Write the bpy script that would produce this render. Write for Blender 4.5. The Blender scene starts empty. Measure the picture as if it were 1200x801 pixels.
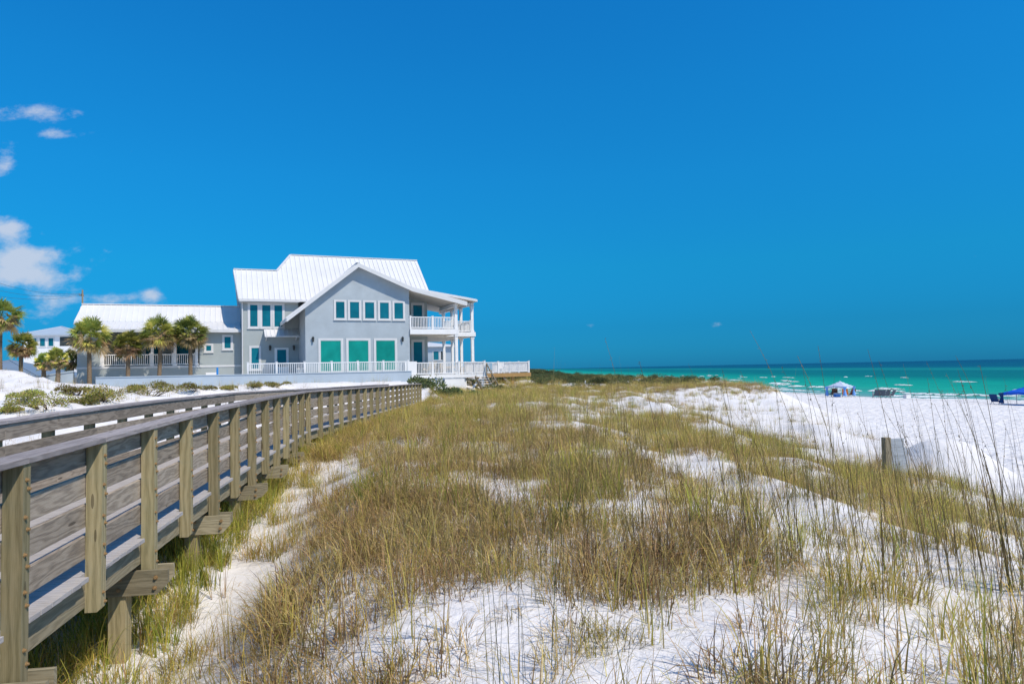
import bpy, math, random
import numpy as np
from mathutils import Vector, Matrix

random.seed(7)
rng = np.random.default_rng(7)
R = math.radians
scene = bpy.context.scene
col = scene.collection

# ------------------------------------------------------------------ camera
EYE = np.array([0.0, 0.0, 4.3])
FPX, PITCH, ROLL = 800.0, R(2.3), R(1.18)
c_f = np.array([0, math.cos(PITCH), math.sin(PITCH)])
_r0 = np.array([1.0, 0, 0]); _u0 = np.array([0, -math.sin(PITCH), math.cos(PITCH)])
c_r = _r0 * math.cos(ROLL) - _u0 * math.sin(ROLL)
c_u = _u0 * math.cos(ROLL) + _r0 * math.sin(ROLL)
cam = bpy.data.cameras.new('camera'); cam.lens = 24; cam.sensor_width = 36
cam.clip_start = 0.05; cam.clip_end = 60000
camo = bpy.data.objects.new('camera', cam); col.objects.link(camo)
camo.matrix_world = Matrix(((c_r[0], c_u[0], -c_f[0], EYE[0]), (c_r[1], c_u[1], -c_f[1], EYE[1]),
                            (c_r[2], c_u[2], -c_f[2], EYE[2]), (0, 0, 0, 1)))
scene.camera = camo

# ------------------------------------------------------------------ world, sun, exposure
SUN_EL, SUN_AZ = R(52), R(129.7)          # azimuth clockwise from +Y
SKY_STRENGTH, SUN_STRENGTH = 0.087, 3.7
scene.view_settings.view_transform = 'Standard'
scene.view_settings.look = 'None'
scene.view_settings.gamma = 1
scene.view_settings.exposure = 0.18
scene.view_settings.use_curve_mapping = False

world = bpy.data.worlds.new('World'); scene.world = world
world.use_nodes = True
wt = world.node_tree; wt.nodes.clear()
WN = lambda t: wt.nodes.new(t)
def wl(a, b): wt.links.new(a, b)
def wmath(op, a, b=None, c=None):
    n = WN('ShaderNodeMath'); n.operation = op
    for i, v in enumerate((a, b, c)):
        if v is None: continue
        if isinstance(v, (int, float)): n.inputs[i].default_value = v
        else: wl(v, n.inputs[i])
    return n.outputs[0]
sky = WN('ShaderNodeTexSky'); sky.sky_type = 'NISHITA'; sky.sun_disc = False
sky.sun_elevation = SUN_EL; sky.sun_rotation = SUN_AZ; sky.altitude = 0
sky.air_density = 1.0; sky.dust_density = 0.3; sky.ozone_density = 2.0
tc = WN('ShaderNodeTexCoord')
sep = WN('ShaderNodeSeparateXYZ'); wl(tc.outputs['Generated'], sep.inputs[0])
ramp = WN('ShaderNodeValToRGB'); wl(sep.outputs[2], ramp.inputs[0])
SKY_TINT = [(0.0, (.025, .37, 1.0)), (.021, (.0255, .396, .97)), (.0575, (.026, .434, .92)), (.145, (.036, .67, 1.08)), (.268, (.050, .88, 1.40)), (.38, (.056, 1.0, 1.62)), (.50, (.06, 1.06, 1.80)), (.64, (.34, 1.04, 1.62)), (1.0, (.62, 1.12, 1.50))]  # overhead stops, out of view, made paler to add fill light
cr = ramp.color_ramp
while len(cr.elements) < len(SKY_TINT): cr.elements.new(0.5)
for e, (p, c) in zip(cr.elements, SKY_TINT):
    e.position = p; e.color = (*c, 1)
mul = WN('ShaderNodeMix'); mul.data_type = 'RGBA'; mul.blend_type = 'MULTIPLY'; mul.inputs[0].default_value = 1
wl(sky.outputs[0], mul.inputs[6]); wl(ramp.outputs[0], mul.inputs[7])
# clouds, fixed in direction, low over the land on the left
ysafe = wmath('MAXIMUM', sep.outputs[1], 0.05)
pp = wmath('DIVIDE', sep.outputs[0], ysafe); qq = wmath('DIVIDE', sep.outputs[2], ysafe)
def cloud(px, py, sx, sy, amp):
    p0 = (px - 600) / 800; q0 = (433 + (600 - px) * .0205 - py) / 800
    a = wmath('DIVIDE', wmath('SUBTRACT', pp, p0), sx / 800); b = wmath('DIVIDE', wmath('SUBTRACT', qq, q0), sy / 800)
    s = wmath('ADD', wmath('MULTIPLY', a, a), wmath('MULTIPLY', b, b))
    return wmath('MULTIPLY', wmath('POWER', 2.718, wmath('MULTIPLY', s, -1)), amp)
tot = None
for c in [(8, 266, 24, 13, 1.0), (26, 300, 38, 14, .98), (10, 322, 45, 14, .85), (60, 325, 40, 14, .45), (178, 344, 14, 10, .72), (140, 352, 40, 12, .6),
          (60, 350, 50, 14, .5), (52, 368, 30, 10, .45), (36, 128, 66, 13, .64), (68, 154, 34, 9, .66), (3, 187, 17, 19, .74), (100, 295, 60, 30, .22),
          (690, 382, 10, 5, .42), (846, 380, 14, 4, .36), (-120, 290, 90, 45, 1.0)]:
    k = cloud(*c); tot = k if tot is None else wmath('ADD', tot, k)
cmb = WN('ShaderNodeCombineXYZ'); wl(pp, cmb.inputs[0]); wl(wmath('MULTIPLY', qq, 1.7), cmb.inputs[1])
nz = WN('ShaderNodeTexNoise'); nz.inputs['Scale'].default_value = 24; nz.inputs['Detail'].default_value = 9; nz.inputs['Roughness'].default_value = .62
wl(cmb.outputs[0], nz.inputs['Vector'])
cm = wmath('SUBTRACT', wmath('ADD', tot, wmath('MULTIPLY', nz.outputs[0], 1.5)), 1.05)
mr = WN('ShaderNodeMapRange'); mr.interpolation_type = 'SMOOTHSTEP'; wl(cm, mr.inputs[0])
mr.inputs[1].default_value = 0.0; mr.inputs[2].default_value = .72; mr.inputs[3].default_value = 0; mr.inputs[4].default_value = .80
clip = wmath('MULTIPLY', mr.outputs[0], wmath('GREATER_THAN', sep.outputs[1], 0.06))
cmix = WN('ShaderNodeMix'); cmix.data_type = 'RGBA'; wl(clip, cmix.inputs[0])
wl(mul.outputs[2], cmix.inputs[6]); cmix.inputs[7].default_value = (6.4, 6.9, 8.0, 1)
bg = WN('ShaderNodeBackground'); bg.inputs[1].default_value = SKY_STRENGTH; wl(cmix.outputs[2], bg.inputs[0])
wo = WN('ShaderNodeOutputWorld'); wl(bg.outputs[0], wo.inputs[0])

sun = bpy.data.lights.new('sun', 'SUN'); sun.energy = SUN_STRENGTH; sun.angle = R(0.5); sun.color = (1.0, 0.885, 0.74)
suno = bpy.data.objects.new('sun', sun); col.objects.link(suno)
_sd = Vector((math.sin(SUN_AZ) * math.cos(SUN_EL), math.cos(SUN_AZ) * math.cos(SUN_EL), math.sin(SUN_EL)))
suno.rotation_euler = _sd.to_track_quat('Z', 'Y').to_euler(); suno.location = (20, -20, 40)

# ------------------------------------------------------------------ helpers
def pray(px, py):
    return c_f + c_r * (px - 600) / FPX + c_u * (400.5 - py) / FPX
def project(P):
    d = np.asarray(P, float) - EYE
    z = d @ c_f; z = np.where(np.abs(z) < 1e-6, 1e-6, z)
    return 600 + FPX * (d @ c_r) / z, 400.5 - FPX * (d @ c_u) / z, z
def at_y(px, py, y):
    d = pray(px, py); return EYE + d * (y / d[1])
def at_z(px, py, z):
    d = pray(px, py); return EYE + d * ((z - EYE[2]) / d[2])
def V(*a): return np.array(a, float)
def unit(a): a = np.asarray(a, float); return a / np.linalg.norm(a)
def sstep(a, b, x):
    t = np.clip((np.asarray(x, float) - a) / (b - a), 0, 1); return t * t * (3 - 2 * t)

def link(o, parent=None):
    col.objects.link(o)
    if parent is not None: o.parent = parent
    return o
def thing(name, label, cat, loc=(0, 0, 0), rz=0.0, group=None):
    o = bpy.data.objects.new(name, None); o.empty_display_size = .2
    o.location = tuple(float(c) for c in loc); o.rotation_euler = (0, 0, rz)
    col.objects.link(o)
    return tag(o, label, cat, group)
def tag(o, label, cat, group=None, kind=None):
    if label: o['label'] = label
    if cat: o['category'] = cat
    if group: o['group'] = group
    if kind: o['kind'] = kind
    return o
def copy_tree(o, parent=None):
    c = o.copy(); col.objects.link(c)
    if parent is not None: c.parent = parent
    for ch in list(o.children): copy_tree(ch, c)
    return c

class MB:
    def __init__(s): s.v = []; s.f = []; s.uv = []; s.m = []; s.col = []
    def poly(s, pts, m=0, uvs=None):
        i = len(s.v); s.v += [tuple(p) for p in pts]; s.f.append(tuple(range(i, i + len(pts))))
        if uvs is None:
            a = np.asarray(pts, float); e = a[1] - a[0]; L = np.linalg.norm(e) or 1; e = e / L
            n = np.cross(a[1] - a[0], a[-1] - a[0]); n = n / (np.linalg.norm(n) or 1); g = np.cross(n, e)
            uvs = [((p - a[0]) @ e, (p - a[0]) @ g) for p in a]
        s.uv.append(uvs); s.m.append(m); return s
    def obox(s, c, ax, ay, az, m=0):
        """c centre, ax ay az full-length edge vectors"""
        c = np.asarray(c, float); A = [np.asarray(a, float) for a in (ax, ay, az)]
        L = [np.linalg.norm(a) for a in A]; ou, ov = random.uniform(0, 30), random.uniform(0, 30)
        big = int(np.argmax(L)); i0 = len(s.v); sg = []
        for k in range(8):
            t = ((k & 1) - .5, ((k >> 1) & 1) - .5, ((k >> 2) & 1) - .5); sg.append(t)
            s.v.append(tuple(c + A[0] * t[0] + A[1] * t[1] + A[2] * t[2]))
        hand = np.dot(np.cross(A[0], A[1]), A[2]) > 0
        for q, ax_ in (((0, 4, 6, 2), 0), ((1, 3, 7, 5), 0), ((0, 1, 5, 4), 1), ((2, 6, 7, 3), 1), ((0, 2, 3, 1), 2), ((4, 5, 7, 6), 2)):
            if not hand: q = q[::-1]
            s.f.append(tuple(i0 + k for k in q)); s.m.append(m)
            oth = [a for a in range(3) if a != ax_]
            if big in oth: ua = big; va = [a for a in oth if a != big][0]
            else: ua, va = oth
            s.uv.append([(sg[k][ua] * L[ua] + ou, sg[k][va] * L[va] + ov + ax_ * 3.1) for k in q])
        return s
    def box(s, x0, x1, y0, y1, z0, z1, m=0):
        return s.obox(((x0 + x1) / 2, (y0 + y1) / 2, (z0 + z1) / 2), (x1 - x0, 0, 0), (0, y1 - y0, 0), (0, 0, z1 - z0), m)
    def beam(s, p0, p1, w, h, m=0, up=(0, 0, 1)):
        """bar from p0 to p1 (centre line), w sideways, h along up"""
        p0 = np.asarray(p0, float); p1 = np.asarray(p1, float); d = p1 - p0; t = unit(d)
        side = unit(np.cross(t, np.asarray(up, float))); upv = np.cross(side, t)
        return s.obox((p0 + p1) / 2, d, side * w, upv * h, m)
    def prism(s, pts, ex, m=0):
        """closed solid: polygon pts pushed along ex"""
        pts = [np.asarray(p, float) for p in pts]; ex = np.asarray(ex, float)
        n = np.zeros(3)
        for i in range(1, len(pts) - 1): n += np.cross(pts[i] - pts[0], pts[i + 1] - pts[0])
        if n @ ex > 0: pts = pts[::-1]
        top = [p + ex for p in pts]
        s.poly(pts, m); s.poly(top[::-1], m)
        for i in range(len(pts)):
            j = (i + 1) % len(pts)
            s.poly([pts[j], pts[i], top[i], top[j]], m)
        return s
    def tube(s, pts, rad, n=8, m=0, caps=True):
        pts = [np.asarray(p, float) for p in pts]; rings = []; L = 0
        if not hasattr(rad, '__len__'): rad = [rad] * len(pts)
        for i, p in enumerate(pts):
            t = unit(pts[min(i + 1, len(pts) - 1)] - pts[max(i - 1, 0)])
            ref = V(1, 0, 0) if abs(t[0]) < .8 else V(0, 1, 0)
            a = unit(np.cross(t, ref)); b = np.cross(t, a); i0 = len(s.v)
            for k in range(n):
                w = 2 * math.pi * k / n; s.v.append(tuple(p + rad[i] * (a * math.cos(w) + b * math.sin(w))))
            if i: L += np.linalg.norm(p - pts[i - 1])
            rings.append((i0, L))
        for (a0, la), (b0, lb) in zip(rings, rings[1:]):
            for k in range(n):
                j = (k + 1) % n
                s.f.append((a0 + k, a0 + j, b0 + j, b0 + k)); s.m.append(m)
                s.uv.append([(la, k / n), (la, (k + 1) / n), (lb, (k + 1) / n), (lb, k / n)])
        if caps:
            for a0, rev in ((rings[0][0], True), (rings[-1][0], False)):
                q = list(range(a0, a0 + n)); q = q[::-1] if rev else q
                s.f.append(tuple(q)); s.m.append(m); s.uv.append([(0, 0)] * n)
        return s
    def build(s, name, mats, parent=None, smooth=False, bevel=0):
        me = bpy.data.meshes.new(name); me.from_pydata(s.v, [], s.f)
        if not isinstance(mats, (list, tuple)): mats = [mats]
        for m in mats: me.materials.append(m)
        if len(mats) > 1: me.polygons.foreach_set('material_index', np.array(s.m, 'i'))
        u = me.uv_layers.new(name='UVMap')
        u.data.foreach_set('uv', np.array([c for f in s.uv for p in f for c in p], 'f'))
        if s.col:
            a = me.color_attributes.new('Col', 'FLOAT_COLOR', 'POINT')
            a.data.foreach_set('color', np.array(s.col, 'f').ravel())
        if smooth: me.polygons.foreach_set('use_smooth', [True] * len(s.f))
        me.update()
        o = bpy.data.objects.new(name, me); link(o, parent)
        if bevel:
            b = o.modifiers.new('bevel', 'BEVEL'); b.width = bevel; b.segments = 2; b.limit_method = 'ANGLE'
        return o

# ------------------------------------------------------------------ materials
class Mat:
    def __init__(s, name, rough=.7, spec=.3):
        s.m = bpy.data.materials.new(name); s.m.use_nodes = True; s.t = s.m.node_tree
        s.b = s.t.nodes['Principled BSDF']; s.b.inputs['Roughness'].default_value = rough
        s.b.inputs['Specular IOR Level'].default_value = spec
    def n(s, t, **k):
        n = s.t.nodes.new(t)
        for a, v in k.items():
            if a in n.inputs: n.inputs[a].default_value = v
            else: setattr(n, a, v)
        return n
    def l(s, a, b): s.t.links.new(a, b)
    def math(s, op, a, b=None):
        n = s.n('ShaderNodeMath', operation=op)
        for i, v in enumerate((a, b)):
            if v is None: continue
            if isinstance(v, (int, float)): n.inputs[i].default_value = v
            else: s.l(v, n.inputs[i])
        return n.outputs[0]
    def mapping(s, src, scale=(1, 1, 1)):
        mp = s.n('ShaderNodeMapping'); mp.inputs['Scale'].default_value = scale
        s.l(src, mp.inputs[0]); return mp.outputs[0]
    def noise(s, vec, scale, detail=4, rough=.55, dist=0):
        n = s.n('ShaderNodeTexNoise', Scale=scale, Detail=detail, Roughness=rough, Distortion=dist)
        s.l(vec, n.inputs['Vector']); return n.outputs[0]
    def ramp(s, fac, stops):
        r = s.n('ShaderNodeValToRGB'); s.l(fac, r.inputs[0]); e = r.color_ramp.elements
        while len(e) < len(stops): e.new(.5)
        for x, (p, c) in zip(e, stops): x.position = p; x.color = (*c, 1)
        return r.outputs[0]
    def mix(s, fac, a, b, mode='MIX'):
        n = s.n('ShaderNodeMix', data_type='RGBA', blend_type=mode)
        for i, v in ((0, fac), (6, a), (7, b)):
            if isinstance(v, (int, float)): n.inputs[i].default_value = v
            elif isinstance(v, tuple): n.inputs[i].default_value = (*v, 1)
            else: s.l(v, n.inputs[i])
        return n.outputs[2]
    def bump(s, h, strength, dist=.01):
        b = s.n('ShaderNodeBump', Strength=strength, Distance=dist); s.l(h, b.inputs['Height'])
        s.l(b.outputs[0], s.b.inputs['Normal'])
    def obj(s): return s.n('ShaderNodeTexCoord').outputs['Object']
    def pos(s): return s.n('ShaderNodeNewGeometry').outputs['Position']
    def rnd(s): return s.n('ShaderNodeObjectInfo').outputs['Random']
    def base(s, c):
        if isinstance(c, tuple): s.b.inputs['Base Color'].default_value = (*c, 1)
        else: s.l(c, s.b.inputs['Base Color'])
        return s.m

def plain(name, c, rough=.6, spec=.3, var=.12, scale=3.0, bump=0.0):
    """a colour broken up by faint soiling"""
    m = Mat(name, rough, spec); o = m.obj()
    f = m.noise(o, scale, 6, .6)
    d = tuple(x * (1 - var) for x in c); e = tuple(min(.9, x * (1 + var * .6)) for x in c)
    if bump: m.bump(m.noise(o, 60, 3), bump, .004)
    return m.base(m.ramp(f, [(.3, d), (.7, e)]))

def wood(name, dark, mid, light, tint, rough=.8, ring=1.0):
    """weathered board: rings and fibres drawn out along U, knots, per-board tone"""
    m = Mat(name, rough, .2)
    uv = m.n('ShaderNodeUVMap').outputs[0]
    r = m.rnd()
    add = m.n('ShaderNodeVectorMath', operation='ADD'); m.l(uv, add.inputs[0])
    cx = m.n('ShaderNodeCombineXYZ'); m.l(m.math('MULTIPLY', r, 57.3), cx.inputs[0]); m.l(m.math('MULTIPLY', r, 31.7), cx.inputs[1]); m.l(cx.outputs[0], add.inputs[1])
    uvo = add.outputs[0]
    warp = m.noise(m.mapping(uvo, (.9, 5, 1)), 1.6, 3, .5)
    sp = m.n('ShaderNodeSeparateXYZ'); m.l(uvo, sp.inputs[0])
    rings = m.math('SINE', m.math('ADD', m.math('MULTIPLY', sp.outputs[1], 95.0), m.math('MULTIPLY', warp, 34.0 * ring)))
    rings = m.math('ADD', m.math('MULTIPLY', rings, .5), .5)
    fib = m.noise(m.mapping(uvo, (2.2, 70, 1)), 3.0, 5, .6)
    tone = m.noise(m.mapping(uvo, (.5, 2.5, 1)), 1.5, 4, .6)
    f = m.math('ADD', m.math('MULTIPLY', rings, .26), m.math('MULTIPLY', fib, .74))
    c = m.ramp(f, [(.25, dark), (.5, mid), (.75, light)])
    c = m.mix(m.math('MULTIPLY', m.math('GREATER_THAN', tone, .0), tone), c, m.mix(.55, c, tint))
    hs = m.n('ShaderNodeHueSaturation'); m.l(c, hs.inputs['Color'])
    m.l(m.math('ADD', m.math('MULTIPLY', r, .5), .78), hs.inputs['Value'])
    kn = m.n('ShaderNodeTexVoronoi', Scale=1.0); m.l(m.mapping(uvo, (1.3, 6.5, 1)), kn.inputs['Vector'])
    kmask = m.math('LESS_THAN', kn.outputs['Distance'], .085)
    c2 = m.mix(m.math('MULTIPLY', kmask, .65), hs.outputs[0], tuple(x * .45 for x in dark))
    m.bump(m.math('ADD', fib, m.math('MULTIPLY', rings, .3)), .5, .004)
    return m.base(c2)

M = {}
M['post'] = wood('post_timber', (.17, .13, .07), (.325, .26, .15), (.43, .35, .22), (.235, .25, .13), .8, .45)
M['rail'] = wood('rail_timber', (.13, .10, .075), (.31, .255, .19), (.46, .39, .31), (.30, .27, .235))
M['cap'] = wood('cap_timber', (.20, .175, .165), (.33, .295, .28), (.44, .40, .38), (.33, .30, .31))
M['deckw'] = wood('deck_timber', (.36, .33, .31), (.52, .49, .46), (.63, .60, .57), (.47, .45, .46))
M['joist'] = wood('joist_timber', (.16, .13, .085), (.30, .25, .165), (.40, .345, .24), (.26, .26, .17))
M['bolt'] = plain('rusty_bolt', (.30, .19, .085), .5, .5, .3, 40)
M['white'] = plain('white_paint', (.78, .78, .77), .5, .35, .05, 2)
M['stucco'] = plain('grey_stucco', (.385, .44, .475), .85, .15, .13, .8, .3)
M['stucco_wing'] = plain('wing_stucco', (.37, .41, .405), .85, .15, .06, 1.2, .25)
M['soffit'] = plain('cream_soffit', (.55, .51, .44), .7, .2, .06, 2)
M['trim'] = plain('trim_paint', (.62, .63, .63), .6, .3, .05, 2)
M['retain'] = plain('retaining_concrete', (.40, .47, .53), .85, .15, .08, .8, .2)
M['roof'] = plain('white_metal_roof', (.70, .705, .71), .38, .4, .06, .7)
M['roof_shade_blue'] = plain('shade_blue_metal_roof', (.42, .50, .58), .4, .4, .06, .7)  # bluish tone is the roof's shade put into the colour
M['roof_shade_grey'] = plain('shaded_grey_metal_roof', (.20, .26, .33), .4, .4, .08, .7)  # grey roof, colour darkened to paint it in shade
M['lamp'] = plain('dark_bronze', (.03, .035, .035), .4, .5, .1, 8)
def glassmat(name, c):
    m = Mat(name, .07, .5); r = m.rnd(); f = m.noise(m.obj(), .9, 4)  # noise and per-pane value paint in uneven reflections
    hs = m.n('ShaderNodeHueSaturation'); m.l(m.ramp(f, [(.3, tuple(x * .75 for x in c)), (.7, tuple(x * 1.15 for x in c))]), hs.inputs['Color']); m.l(m.math('ADD', m.math('MULTIPLY', r, .5), .75), hs.inputs['Value'])
    m.bump(m.noise(m.obj(), 1.5, 2), .06, .05); return m.base(hs.outputs[0])
M['glass_green'] = glassmat('green_shaded_glass', (.008, .225, .18))
M['glass_blue'] = glassmat('blue_shaded_glass', (.008, .14, .19))
M['dark'] = plain('recess_shade_paint', (.05, .06, .06), .8, .2, .1, 2)
M['fascia'] = wood('fascia_timber', (.22, .12, .04), (.42, .25, .09), (.52, .34, .15), (.40, .26, .12))
M['greypost'] = wood('grey_timber', (.10, .08, .055), (.22, .18, .12), (.32, .27, .19), (.20, .18, .13))
M['bluepaint'] = plain('blue_paint', (.01, .22, .62), .45, .4, .08, 6)
M['canvas_pale'] = plain('pale_canvas', (.52, .60, .74), .8, .15, .08, 3)
M['canvas_sky'] = plain('sky_blue_canvas', (.16, .36, .75), .8, .15, .08, 3)
M['canvas_blue'] = plain('royal_blue_canvas', (.012, .11, .62), .75, .2, .1, 3)
M['canvas_navy'] = plain('navy_canvas', (.012, .05, .16), .75, .2, .1, 3)
M['orange'] = plain('orange_fabric', (.75, .22, .03), .8, .15, .1, 8)
M['brownfab'] = plain('brown_fabric', (.20, .10, .07), .8, .15, .1, 8)
M['greyfab'] = plain('grey_fabric', (.10, .12, .15), .8, .15, .1, 8)
M['beige'] = plain('beige_paint', (.50, .42, .30), .7, .2, .1, 2)
M['steel'] = plain('grey_steel', (.35, .36, .37), .4, .5, .1, 8)
M['silver'] = wood('silvered_board', (.22, .24, .26), (.32, .345, .37), (.38, .41, .44), (.30, .33, .36))

def leafmat(name, trans=.42, sat=1.0):
    """per-blade colour from the mesh, varied per plant; lets light through"""
    m = Mat(name, .75, .15)
    at = m.n('ShaderNodeAttribute', attribute_name='Col')
    hs = m.n('ShaderNodeHueSaturation', Saturation=sat); m.l(at.outputs['Color'], hs.inputs['Color'])
    r = m.rnd()
    m.l(m.math('ADD', m.math('MULTIPLY', r, .7), .65), hs.inputs['Value'])
    m.l(m.math('ADD', m.math('MULTIPLY', m.math('FRACT', m.math('MULTIPLY', r, 7.13)), .05), .475), hs.inputs['Hue'])
    m.base(hs.outputs[0])
    tr = m.n('ShaderNodeBsdfTranslucent'); m.l(hs.outputs[0], tr.inputs[0])
    mx = m.n('ShaderNodeMixShader'); mx.inputs[0].default_value = trans
    m.l(m.b.outputs[0], mx.inputs[1]); m.l(tr.outputs[0], mx.inputs[2])
    m.l(mx.outputs[0], m.t.nodes['Material Output'].inputs[0]); return m.m
M['grass'] = leafmat('grass_blades')
M['leaf'] = leafmat('shrub_leaves', .25)
M['frond'] = leafmat('palm_fronds', .25)

# sand
def sandmat():
    m = Mat('white_sand', .92, .08); p = m.pos()
    big = m.noise(p, .35, 5, .55); fine = m.noise(p, 5.5, 6, .6); grain = m.noise(p, 90, 3, .6)
    c = m.ramp(big, [(.3, (.735, .715, .70)), (.7, (.80, .79, .785))])
    lit = m.noise(m.mapping(p, (1, 1, .4)), 26, 4, .7)
    c = m.mix(m.math('MULTIPLY', m.math('GREATER_THAN', lit, .68), .3), c, (.46, .38, .28))
    sp = m.n('ShaderNodeSeparateXYZ'); m.l(p, sp.inputs[0])
    # darker, wet sand just above the waterline
    wet = m.n('ShaderNodeMapRange', interpolation_type='SMOOTHSTEP'); m.l(sp.outputs[2], wet.inputs[0])
    wet.inputs[1].default_value = .20; wet.inputs[2].default_value = .02; wet.inputs[3].default_value = 0; wet.inputs[4].default_value = 1
    c = m.mix(wet.outputs[0], c, (.50, .50, .48))
    # older wrack and damp band half way up the beach
    zb = m.math('ADD', sp.outputs[2], m.math('MULTIPLY', m.math('SUBTRACT', m.noise(m.mapping(p, (.25, .06, 0)), 1.0, 4), .5), .22))
    band = m.math('MULTIPLY', m.math('MULTIPLY', m.math('GREATER_THAN', zb, .30), m.math('LESS_THAN', zb, .52)), m.math('GREATER_THAN', m.noise(m.mapping(p, (1, .5, 1)), 1.4, 5, .7), .5))
    c = m.mix(m.math('MULTIPLY', band, .5), c, (.52, .51, .52))
    # trampled beach: footprints
    beach = m.n('ShaderNodeMapRange', interpolation_type='SMOOTHSTEP'); m.l(sp.outputs[2], beach.inputs[0])
    beach.inputs[1].default_value = 1.05; beach.inputs[2].default_value = .78; beach.inputs[3].default_value = 0; beach.inputs[4].default_value = 1
    vo = m.n('ShaderNodeTexVoronoi', Scale=2.1, feature='SMOOTH_F1'); m.l(p, vo.inputs['Vector'])
    foot = m.math('MULTIPLY', m.math('ADD', vo.outputs['Distance'], m.noise(p, 3.0, 3)), m.math('MULTIPLY', beach.outputs[0], 4.0))
    h = m.math('ADD', m.math('ADD', m.math('MULTIPLY', fine, 1.2), m.math('MULTIPLY', grain, .10)), foot)
    m.bump(h, .8, .05)
    return m.base(c)
M['sand'] = sandmat()

def watermat():
    m = Mat('sea_water', .35, .12); p = m.pos()
    at = m.n('ShaderNodeAttribute', attribute_name='shore')          # metres off the waterline
    d = at.outputs['Fac']
    lg = m.math('LOGARITHM', m.math('ADD', d, 1.0), 10.0)
    st = m.noise(m.mapping(p, (.010, .0035, 1)), 1.0, 5, .6)
    lg2 = m.math('ADD', lg, m.math('MULTIPLY', m.math('SUBTRACT', st, .5), .22))
    f = m.math('DIVIDE', lg2, 4.0)
    c = m.ramp(f, [(0.0, (.25, .36, .34)), (.2, (.10, .35, .28)), (.335, (.014, .37, .21)), (.42, (.006, .30, .175)), (.47, (.003, .15, .105)),
                   (.535, (.003, .125, .10)), (.560, (.010, .24, .165)), (.592, (.002, .075, .10)), (.75, (.002, .045, .09)), (1.0, (.002, .04, .08))])
    ch = m.noise(m.mapping(p, (.35, .12, 1)), 1.0, 5, .65)
    c = m.mix(1.0, c, m.ramp(ch, [(.30, (.78, .80, .82)), (.70, (1.18, 1.16, 1.14))]), 'MULTIPLY')
    wv = m.n('ShaderNodeTexWave', Scale=.10, Distortion=5.0, Detail=3); m.l(p, wv.inputs['Vector'])
    m.bump(m.math('ADD', m.noise(p, .8, 6, .65), m.math('MULTIPLY', wv.outputs['Fac'], .5)), .5, .25)
    return m.base(c)
M['water'] = watermat()
def foammat():
    m = Mat('sea_foam', .9, .1); p = m.pos()
    f = m.noise(p, 2.0, 6, .7)
    m.base(m.ramp(f, [(.35, (.55, .68, .66)), (.55, (.86, .88, .88))]))
    a = m.noise(m.mapping(p, (1, 1, 3)), 1.1, 6, .7)
    m.l(m.ramp(a, [(.40, (0, 0, 0)), (.50, (1, 1, 1))]), m.b.inputs['Alpha']); return m.m
M['foam'] = foammat()

# ------------------------------------------------------------------ the boardwalk's line
PY = [-6.0, 4.5, 9.0, 13.0, 18.7, 30, 41.5]
PZ = [3.70, 3.79, 3.86, 3.87, 3.83, 3.70, 3.57]
def bwx(y):
    y = np.asarray(y, float)
    return np.where(y < 18.7, -3.26 + (y - 4.5) * (-5.61 + 3.26) / 14.2, -5.61)
POSTS = []
_dA = unit(V(-5.61 + 3.26, 14.2, 0))
for i in range(-3, 13): POSTS.append(V(-3.26, 4.5, 0) + _dA * 1.2 * i)
KINK = len(POSTS) - 1
for i in range(1, 20): POSTS.append(POSTS[KINK] + V(0, 1.2 * i, 0))
NP = len(POSTS)
def capz(p): return float(np.interp(p[1], PY, PZ))
_nA = V(-_dA[1], _dA[0], 0); _nB = V(-1, 0, 0)
def bnorm(i):
    if i < KINK: return _nA
    if i > KINK: return _nB
    n = unit(_nA + _nB); return n / (n @ _nA)
def btan(i): return _dA if i <= KINK else V(0, 1, 0)

# ------------------------------------------------------------------ house frame
ROT = R(23)
UV_ = V(math.cos(ROT), math.sin(ROT), 0); VV_ = V(-math.sin(ROT), math.cos(ROT), 0)
HO = at_y(480, 440, 55.0); HO[2] = 0
def hw(u, v, z): return HO + UV_ * u + VV_ * v + V(0, 0, z)
def hp(px, py, v=0.0):
    d = pray(px, py); t = ((HO - EYE) @ VV_ + v) / (d @ VV_); p = EYE + d * t - HO
    return float(p @ UV_), float(p[2])

# ------------------------------------------------------------------ terrain
_waves = []
for lam, amp in ((9, .10), (6, .08), (4, .06), (2.6, .045), (1.7, .03), (1.1, .02)):
    for k in range(4):
        a = rng.uniform(0, 2 * math.pi); _waves.append((math.cos(a) * 2 * math.pi / lam, math.sin(a) * 2 * math.pi / lam, rng.uniform(0, 6.28), amp * .6))
def bumps(x, y):
    z = 0
    for a, b, p, m in _waves: z = z + m * np.sin(a * x + b * y + p)
    return z
SY = [-3000, -100, 0, 40, 60, 66, 71, 78, 86, 108, 200, 380, 1000, 3000, 9000]
SX = [400, 110, 84, 72, 60, 55.5, 52, 46, 42.5, 40, 34, 29, 36, 90, 280]
def shore(y): return np.interp(y, SY, SX)
def crest(y):
    return np.interp(y, [-50, 5, 13, 70, 108, 200, 380, 1000, 3000, 9000], [9, 9.2, 10, 23.5, 25, 20, 15, 20, 65, 240])
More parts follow.
